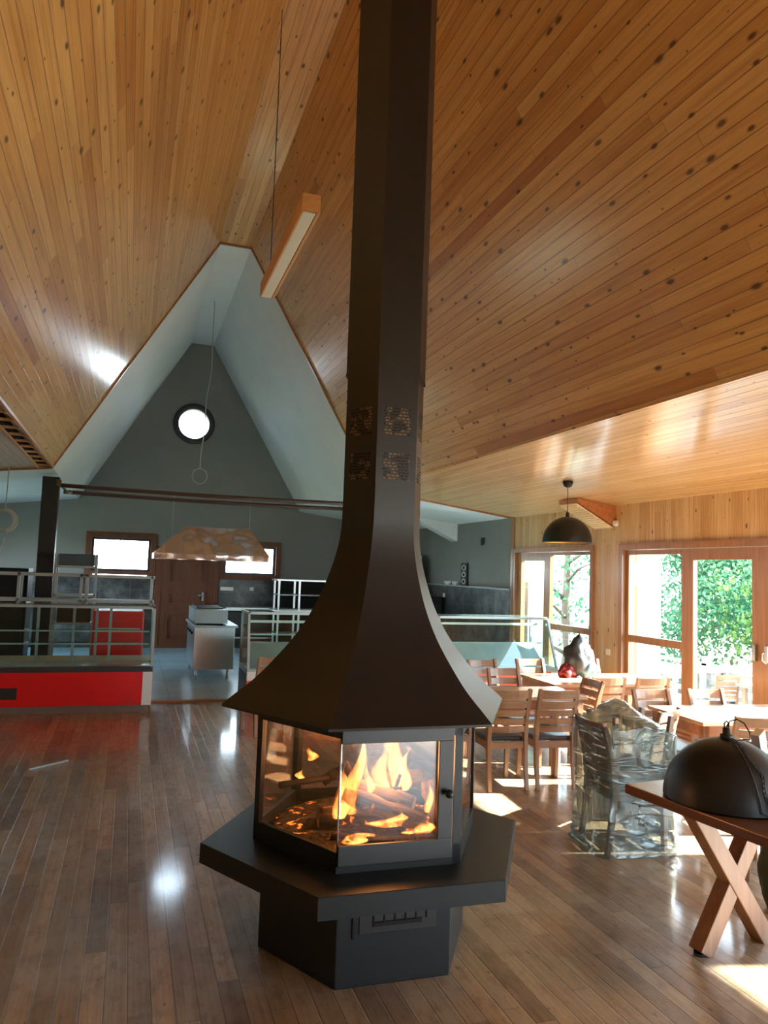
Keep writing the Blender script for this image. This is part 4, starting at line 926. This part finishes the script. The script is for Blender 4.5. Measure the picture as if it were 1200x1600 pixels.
# ------------------------------------------------------------------ counters
def display_case(name, label, x0, x1, y0, depth, slant=0.0, red=M_RED, grill=None, H=1.24, zr=0.50, divs=(), shelves=(0.78, 0.93), endl=True, endr=True):
    t = thing(name, label, 'display case', ((x0 + x1) / 2, y0 + depth / 2, 0)); y1 = y0 + depth
    m = MB(); m.box(x0 + 0.03, x1 - 0.03, y0 + 0.03, y1 - 0.03, 0, 0.085); child('plinth', m, M_SKIRT, t)
    m = MB(); m.box(x0, x1, y0 + 0.03, y1, 0.085, zr - 0.03); child('body', m, M_DGREY, t)
    m = MB(); m.box(x0 + 0.0, x1 - 0.11, y0, y0 + 0.03, 0.085, zr - 0.03); child('front_panel', m, red, t)
    if grill:
        m = MB(); m.box(grill[0], grill[1], y0 - 0.008, y0 + 0.01, 0.17, 0.30)
        g = child('vent_grille', m, M_DGREY, t)
        m = MB(); 
        for k in range(9): m.box(grill[0] + 0.02, grill[1] - 0.02, y0 - 0.012, y0 - 0.006, 0.182 + k * 0.0125, 0.187 + k * 0.0125)
        child('vent_slats', m, M_BLACK, t)
    m = MB(); m.box(x1 - 0.11, x1, y0 - 0.004, y0 + 0.06, 0.08, zr - 0.02); m.box(x1 - 0.03, x1, y0 + 0.06, y1, 0.08, zr - 0.02); child('end_panel', m, M_WPLAST, t)
    if slant > 0:
        m = MB(); m.box(x0, x0 + 0.11, y0 - 0.006, y0 + 0.06, 0.36, zr); child('corner_trim', m, M_WPLAST, t)
    m = MB(); m.box(x0, x1, y0 - 0.005, y1, zr - 0.03, zr + 0.03); child('deck', m, M_DGREY if slant == 0 else M_ALU, t)
    ys = y0 + slant
    m = MB(); m.box(x0, x1, ys, ys + 0.03, H - 0.03, H); m.box(x0, x1, y1 - 0.03, y1, H - 0.03, H); m.box(x1 - 0.03, x1, ys, y1, H - 0.03, H); m.box(x0, x0 + 0.03, ys, y1, H - 0.03, H)
    for xx in (x0, x1 - 0.03):
        m.obox((xx + 0.015, y0 + 0.01, zr), (xx + 0.015, ys + 0.015, H - 0.02), 0.03, 0.03); m.box(xx, xx + 0.03, y1 - 0.03, y1, zr, H)
    child('rail_frame', m, M_ALU, t)
    m = MB(); m.prism([(x0 + 0.02, y0 + 0.004, zr + 0.03), (x1 - 0.02, y0 + 0.004, zr + 0.03), (x1 - 0.02, ys + 0.006, H - 0.02), (x0 + 0.02, ys + 0.006, H - 0.02)], (0, 0.006, 0)); child('front_glass', m, M_CGLASS, t)
    m = MB(); m.box(x0 + 0.02, x1 - 0.02, ys + 0.03, y1 - 0.02, H - 0.004, H + 0.004); child('top_glass', m, M_CGLASS, t)
    for xx in (x0 + 0.008, x1 - 0.014):
        m = MB(); m.prism([(xx, y0 + 0.02, zr + 0.03), (xx, y1 - 0.02, zr + 0.03), (xx, y1 - 0.02, H - 0.02), (xx, ys + 0.02, H - 0.02)], (0.006, 0, 0)); child('side_glass', m, M_CGLASS, t)
    for z in shelves:
        m = MB(); m.box(x0 + 0.04, x1 - 0.06, y0 + slant + 0.12, y0 + slant + 0.40, z, z + 0.008); sh = child('glass_shelf', m, M_CGLASS, t)
        m = MB(); m.box(x0 + 0.04, x1 - 0.06, y0 + slant + 0.11, y0 + slant + 0.12, z - 0.004, z + 0.014); child('shelf_edge', m, M_GEDGE, t)
    for xx in divs:
        m = MB(); m.box(xx, xx + 0.03, y1 - 0.20, y1 - 0.17, zr, H - 0.03); m.box(xx, xx + 0.012, y0 + 0.2, y1 - 0.2, 0.77, 0.785); child('upright', m, M_ALU, t)
    if slant > 0:
        m = MB(); m.prism([(x0 + 0.05, y0 + 0.16, zr + 0.03), (x1 - 0.12, y0 + 0.16, zr + 0.03), (x1 - 0.22, y0 + 0.36, 0.80), (x0 + 0.05, y0 + 0.36, 0.80)], (0, 0.02, 0)); child('inner_panel', m, M_ALU, t)
        m = MB(); m.box(x0 + 0.04, x1 - 0.05, ys + 0.10, ys + 0.13, 1.055, 1.085); child('inner_rail', m, M_WPLAST, t)
    m = MB(); m.box(x0 + 0.03, x1 - 0.03, y0 + 0.06, y1 - 0.05, zr + 0.03, zr + 0.035); m.box(x0 + 0.03, x1 - 0.03, y1 - 0.06, y1 - 0.05, zr + 0.03, zr + 0.10); child('inner_tray', m, M_CHROME if slant == 0 else M_ALU, t)
    return t
display_case('display_case', 'red-fronted glass display counter at the left with white end panel', -2.9, 0.33, 9.54, 0.62, divs=(-1.02, -0.62, -0.36, -0.20), grill=(-1.75, -1.13))
rk = thing('counter_rack', 'steel-framed glass shelf rack standing on top of the red counter', 'shelf rack', (-1.3, 10.0, 1.24))
m = MB()
for z in (1.262, 1.565): m.box(-2.9, 0.31, 9.86, 9.90, z, z + 0.035); m.box(-2.9, 0.31, 10.10, 10.14, z, z + 0.035)
for xx in (-2.0, -1.25, -0.56, -0.50, 0.26): m.box(xx, xx + 0.03, 9.86, 9.89, 1.246, 1.60)
for xx in (-1.25, -0.50, 0.26): m.box(xx, xx + 0.03, 10.11, 10.14, 1.246, 1.60); m.box(xx, xx + 0.03, 9.89, 10.11, 1.565, 1.60)
child('rack_frame', m, M_ALU, rk)
m = MB(); m.box(-2.9, 0.30, 9.88, 10.12, 1.60, 1.606); child('glass_top', m, M_CGLASS, rk)
# steel storage rack behind the counter
sr = thing('storage_rack', 'steel storage rack with shelves behind the red counter, left of the small window', 'rack', (-0.85, 12.0, 0))
m = MB()
for xx in (-1.02, -0.48):
    for yy in (11.7, 12.05): m.box(xx, xx + 0.03, yy, yy + 0.03, 0, 1.86)
child('uprights', m, M_ALU, sr)
for z in (0.3, 0.85, 1.25, 1.66):
    m = MB(); m.box(-1.02, -0.45, 11.7, 12.08, z, z + 0.03); child('shelf', m, M_ALU, sr)
m = MB(); m.box(-0.97, -0.49, 11.78, 12.04, 1.692, 1.86); build('storage_crate', m, plain('blue_grey_crate', srgb(66, 84, 92), 0.5), bevel=0.008, label='blue-grey crate on the top shelf of the steel storage rack', cat='crate')
m = MB(); m.box(-0.95, -0.5, 11.75, 12.02, 0.882, 1.12); build('storage_crate', m, M_DGREY, bevel=0.008, label='black crate on a lower shelf of the steel storage rack', cat='crate')
m = MB(); m.box(-2.6, -1.45, 12.6, 13.2, 0, 1.62); m.box(-2.55, -2.05, 12.57, 12.6, 0.15, 1.55); m.box(-2.0, -1.5, 12.57, 12.6, 0.15, 1.55); build('dark_cabinet', m, M_BLACKG, bevel=0.006, label='black double-door cabinet in the kitchen behind the left counter', cat='cabinet')
# red chest cooler behind the counter
rc = thing('red_cooler', 'red drinks cooler seen through the glass of the red counter', 'cooler', (-0.1, 10.9, 0))
m = MB(); m.box(-0.42, 0.22, 10.6, 11.2, 0.06, 1.12); child('cooler_body', m, M_RED, rc, bevel=0.02)
m = MB(); m.box(-0.38, 0.18, 10.57, 10.6, 0.86, 0.90); child('cooler_handle', m, M_ALU, rc)
m = MB(); m.box(-0.4, 0.2, 10.62, 11.18, 0, 0.06); child('cooler_base', m, M_BLACK, rc)
display_case('display_case', 'slanted glass display counter behind the stove with orange-red front', 1.44, 3.95, 9.45, 0.72, slant=0.13, red=M_ORANGE, H=1.195, shelves=(0.90,), zr=0.47)
display_case('display_case', 'slanted glass display counter at the right, ending by the window wall', 4.05, 5.78, 9.40, 0.77, slant=0.26, red=M_ORANGE, H=1.175, shelves=(0.80,), zr=0.47)

# kitchen range, hood, back counters
rg = thing('cooking_range', 'stainless cooking range island standing on legs under the hood', 'cooker', (1.33, 12.7, 0), 0)
m = MB(); m.box(1.0, 1.62, 12.05, 13.5, 0.16, 0.80); child('cabinet', m, M_CHROME, rg, bevel=0.005)
m = MB(); m.box(0.97, 1.66, 12.0, 13.55, 0.80, 0.835); child('worktop', m, M_ALU, rg)
m = MB(); m.box(1.0, 1.50, 12.08, 13.4, 0.86, 1.07); m.box(1.04, 1.46, 12.4, 13.3, 1.07, 1.09, 1); child('griddle_unit', m, [M_ALU, M_BLACK], rg, bevel=0.004)
for x in (1.06, 1.54):
    for y in (12.12, 13.42):
        m = MB(); m.tube([(x, y, 0), (x, y, 0.16)], 0.022, 10); child('leg', m, M_CHROME, rg)
for x in (1.05, 1.42):
    m = MB(); m.tube([(x, 12.14, 0.835), (x, 12.14, 0.86)], 0.014, 8); child('unit_foot', m, M_BLACK, rg)
m = MB()
for yy in (12.3, 12.7, 13.1): m.tube([(0.995, yy, 0.70), (0.965, yy, 0.70)], 0.022, 12)
child('burner_knobs', m, M_BLACK, rg)
hd = thing('extractor_hood', 'polished steel extractor hood hanging over the cooking range', 'extractor hood', (1.25, 12.7, 1.84))
m = MB(); a = [(0.34, 12.2), (2.14, 12.2), (2.14, 13.2), (0.34, 13.2)]; b = [(0.80, 12.45), (1.84, 12.45), (1.84, 12.95), (0.80, 12.95)]
v0 = [m.bm.verts.new((x, y, 1.845)) for x, y in a]; v1 = [m.bm.verts.new((x, y, 1.93)) for x, y in a]; v2 = [m.bm.verts.new((x, y, 2.37)) for x, y in b]
for A, B in ((v0, v1), (v1, v2)):
    for k in range(4): m.bm.faces.new((A[k], A[(k + 1) % 4], B[(k + 1) % 4], B[k]))
m.bm.faces.new(v2)
child('hood_shell', m, M_HOOD, hd)
m = MB(); m.box(0.36, 2.12, 12.22, 13.18, 1.87, 1.875); child('filter_panel', m, M_DGREY, hd)
for x in (0.62, 1.86):
    m = MB(); m.tube([(x, 12.7, 2.1 if x < 0.8 else 2.3), (x, 12.75, 2.93)], 0.006, 6); child('hanging_rod', m, M_ALU, hd)
pc = thing('prep_counter', 'stainless counter along the tiled back wall right of the red door', 'counter', (2.6, 16.4, 0))
m = MB(); m.box(1.95, 3.4, 16.1, 16.75, 0.84, 0.90); child('worktop', m, M_CHROME, pc)
m = MB(); m.box(2.0, 3.35, 16.2, 16.7, 0.25, 0.28); child('undershelf', m, M_CHROME, pc)
m = MB(); m.box(2.02, 3.3, 16.25, 16.6, 0.28, 0.80); child('dark_cupboard', m, M_BLACK, pc)
for x in (1.98, 3.33):
    for y in (16.15, 16.7):
        m = MB(); m.box(x - 0.02, x + 0.02, y - 0.02, y + 0.02, 0, 0.84); child('leg', m, M_CHROME, pc)
ek = thing('steel_shelving', 'dark open steel shelving under the right end of the back wall', 'shelving', (3.6, 15.8, 0))
m = MB()
for x in (2.92, 3.35, 4.35):
    for y in (15.5, 16.0): m.box(x, x + 0.04, y, y + 0.04, 0, 1.50)
m.box(2.88, 4.4, 15.48, 16.06, 1.50, 1.53); child('frame', m, M_CHROME, ek)
for z in (0.4, 0.9, 1.2):
    m = MB(); m.box(2.92, 4.38, 15.5, 16.04, z, z + 0.02); child('shelf', m, M_ALU, ek)
m = MB(); m.box(2.94, 4.36, 16.04, 16.06, 0.05, 1.5); child('back_panel', m, M_DARK, ek)
fr = thing('white_fridge', 'tall white fridge in the kitchen, showing just right of the flue', 'fridge', (5.3, 15.2, 0))
m = MB(); m.box(5.05, 5.85, 14.95, 15.6, 0, 2.12); child('fridge_body', m, M_WPLAST, fr, bevel=0.01)
m = MB(); m.box(5.06, 5.84, 14.92, 14.95, 1.42, 2.11); child('upper_door', m, plain('cream_door', srgb(226, 208, 196), 0.4), fr)
m = MB(); m.box(5.06, 5.84, 14.92, 14.95, 0.05, 1.40); child('lower_door', m, M_WPLAST, fr)
m = MB(); m.box(5.35, 5.95, 14.0, 14.6, 0, 1.30); m.box(5.38, 5.92, 13.98, 14.0, 0.7, 1.25); build('black_oven', m, M_BLACKG, bevel=0.01, label='black oven cabinet in front of the white fridge, right of the flue', cat='oven')
# ledge objects
for i, (yy, lb) in enumerate(((13.9, 'small cream bowl on the tiled ledge, farther from the framed print'), (13.5, 'small cream bowl on the tiled ledge, next to the framed print'))):
    m = MB(); m.lathe([(0.03, 0), (0.06, 0.02), (0.075, 0.06), (0.07, 0.075), (0.055, 0.05), (0.0, 0.03)], 24, caps=False); build('bowl', m, M_WPLAST, loc=(XR - 0.055 + 0.0, yy, 1.546), label=lb, cat='bowl', group='bowls on the tiled ledge')
pf = thing('framed_print', 'narrow black print with three pale rings standing on the tiled ledge', 'picture', (XR - 0.02, 13.17, 1.546))
m = MB(); m.box(-0.02, 0.0, -0.13, 0.13, 0, 0.43); build('print_board', m, M_BLACKG, pf)
for z in (0.08, 0.21, 0.34):
    m = MB(); m.tube([(-0.022, 0.075 * cos(a), z + 0.045 * sin(a)) for a in [2 * pi * k / 20 for k in range(20)]], 0.008, 6, closed=True); build('pale_ring', m, M_WPLAST, pf)
m = MB(); m.box(-0.06, 0, -0.03, 0.03, 0, 0.10); m.tube([(-0.02, 0, 0), (-0.06, 0, -0.03)], 0.02, 8); build('wall_detector', m, M_DGREY, loc=(XR, 12.4, 2.33), label='small dark motion detector on the grey kitchen side wall', cat='detector')
def socket(loc, rz, label, w=0.08):
    m = MB(); m.box(-w / 2, w / 2, -0.012, 0, -0.04, 0.04); m.box(-w / 2 + 0.015, w / 2 - 0.015, -0.016, -0.012, -0.025, 0.025); o = build('wall_socket', m, M_WPLAST, loc=loc, bevel=0.002, label=label, cat='socket'); o.rotation_euler = (0, 0, rz)
socket((2.03, YK - 0.03, 1.27), 0, 'wide pale socket strip on the black tiles beside the red-brown door', 0.28)
socket((2.57, YK - 0.03, 1.28), 0, 'square socket on the black tiles below the right back window', 0.09)
socket((XR - 0.035, 14.1, 1.33), R(-90), 'white socket on the marbled tiles of the kitchen side wall', 0.09)
socket((XR, 8.62, 0.80), R(-90), 'white socket on the pine wall between the two large windows', 0.09)
m = MB(); m.obox((-0.70, 7.05, 0.008), (-0.42, 7.30, 0.008), 0.02, 0.012); build('wood_offcut', m, M_ALU, label='thin pale strip lying on the floor before the red counter', cat='strip')

# ------------------------------------------------------------------ outside: deck, pillars, furniture, trees
DZ = -0.45
m = MB(); m.box(XR + 0.25, 10.5, -6, 16, DZ - 0.1, DZ); structure('floor_deck', m, M_DECK)
m = MB(); m.box(XR + 0.2, XR + 0.5, -6, 16, DZ, -0.02); structure('floor_deck_step', m, M_DECK)
m = MB(); m.box(-80, 90, -60, 120, -1.7, -1.6); structure('ground', m, M_GROUND)
m = MB(); m.box(XR, 6.95, YF, YB + 5, 2.92, 3.0); structure('roof_overhang', m, M_CEIL2)
PG = 'pale porch pillars outside the windows'
m = MB(); m.box(-0.2, 0.2, -0.2, 0.2, 0, 2.92 - DZ); m.box(-0.24, 0.24, -0.24, 0.24, 0, 0.1); p0 = build('porch_pillar', m, M_PALE, loc=(6.95, 9.15, DZ), label='pale square pillar outside, in the left pane of the large window', cat='pillar', group=PG)
p1 = p0.copy(); COL.objects.link(p1); p1.location = (6.95, 12.2, DZ); p1['label'] = 'pale square pillar outside the narrow window beside the kitchen'
# railing
rl = thing('deck_railing', 'pale wooden railing along the outer edge of the deck', 'railing', (10.2, 8, DZ))
m = MB(); m.box(10.15, 10.27, -2, 16, 0.22, 0.27); child('top_rail', m, M_DECK, rl)
for k in range(13):
    m = MB(); y = -2 + k * 1.5; m.box(10.15, 10.27, y - 0.06, y + 0.06, DZ, 0.40); child('post', m, M_DECK, rl)
m = MB()
for z in (-0.3, -0.1, 0.08): m.box(10.19, 10.22, -2, 16, z, z + 0.09)
child('infill_boards', m, M_DECK, rl)
def deck_table(x, y, label):
    t = thing('deck_table', label, 'table', (x, y, DZ), 0, 'white tables on the deck')
    m = MB(); m.box(-0.75, 0.75, -0.4, 0.4, 0.69, 0.73); build('table_top', m, M_DECK, t)
    for a in (-0.65, 0.65):
        for b in (-0.32, 0.32):
            m = MB(); m.box(a - 0.03, a + 0.03, b - 0.03, b + 0.03, 0, 0.69); build('leg', m, M_DECK, t)
    return t
dt = deck_table(9.1, 10.9, 'white wooden table outside on the deck, seen in the left pane of the large window')
dup(dt, (9.4, 8.75, DZ), 0, 'white wooden table outside on the deck, seen through the sliding door')
GO = 'weathered chairs outside on the deck'
for x, y, r_, lb in ((8.75, 9.55, -20, 'grey weathered chair outside, left one seen through the sliding door'), (8.9, 8.45, -15, 'grey weathered chair outside, right one seen through the sliding door'), (8.6, 11.5, 30, 'grey weathered chair outside by the deck table in the left pane')):
    chair(x, y, r_, lb, GO, z=DZ)

def tree(x, y, z, h, spread, seed, mat, label, n=2600, leaf=0.16):
    rnd = random.Random(seed); t = thing('tree', label, 'tree', (x, y, z), 0, 'trees beyond the deck')
    m = MB(); m.tube([(0.05 * sin(k * 2 + seed), 0.05 * cos(k * 3 + seed), h * 0.85 * k / 8) for k in range(9)], [0.16 * (1 - k / 11) for k in range(9)], 8)
    tips = []
    for k in range(9):
        a = rnd.random() * 6.28; z0 = h * (0.2 + 0.6 * k / 9); L = spread * (0.6 + 0.5 * rnd.random()); p = [Vector((0, 0, z0)), Vector((cos(a) * L * 0.5, sin(a) * L * 0.5, z0 + L * 0.25)), Vector((cos(a) * L, sin(a) * L, z0 + L * 0.35))]
        m.tube(p, [0.06, 0.035, 0.012], 5); tips += [p[1], p[2]]
    build('trunk', m, M_BARK, t)
    m = MB()
    for i in range(n):
        c = rnd.choice(tips); o_ = Vector((rnd.gauss(0, 1), rnd.gauss(0, 1), rnd.gauss(0, 0.7))) * spread * 0.30; p = c + o_
        nrm_ = Vector((rnd.gauss(0, 1), rnd.gauss(0, 1), rnd.gauss(0.4, 1))).normalized(); a = nrm_.orthogonal().normalized(); b = nrm_.cross(a); s = leaf * (0.6 + 0.8 * rnd.random())
        q = [p - a * s * 0.5, p + b * s * 0.28, p + a * s * 0.5, p - b * s * 0.28]; m.bm.faces.new([m.bm.verts.new(v) for v in q])
    build('foliage', m, mat, t, recalc=False); return t
ta = tree(15.5, 11.8, -1.6, 6.2, 2.5, 3, M_LEAF, 'green tree beyond the deck, filling the left of the sliding door', 15000, 0.14)
tb = tree(14.5, 17.2, -1.6, 6.6, 2.5, 5, M_LEAF2, 'blue-green tree beyond the deck, in the left pane of the large window', 15000, 0.14)
for src, x, y, rz, lb in ((ta, 15.2, 8.2, 100, 'yellow-green tree beyond the deck, at the right of the sliding door'), (tb, 20.5, 13.6, 60, 'far blue-green tree showing between the two nearer trees'), (ta, 14.6, 4.4, 200, 'green tree beyond the deck at the right edge of the photo'),
        (tb, 20.5, 19.4, 150, 'far blue-green tree left of the large window, behind the nearest one'), (tb, 20.5, 8.6, 250, 'far blue-green tree rising behind the yellow-green one')):
    dup(src, (x, y, -1.6), R(rz), lb, 'trees beyond the deck')
tree(10.8, 17.2, -1.6, 7.0, 1.5, 41, M_LEAF2, 'slender tree with a bare grey trunk outside the narrow window', 900, 0.16)
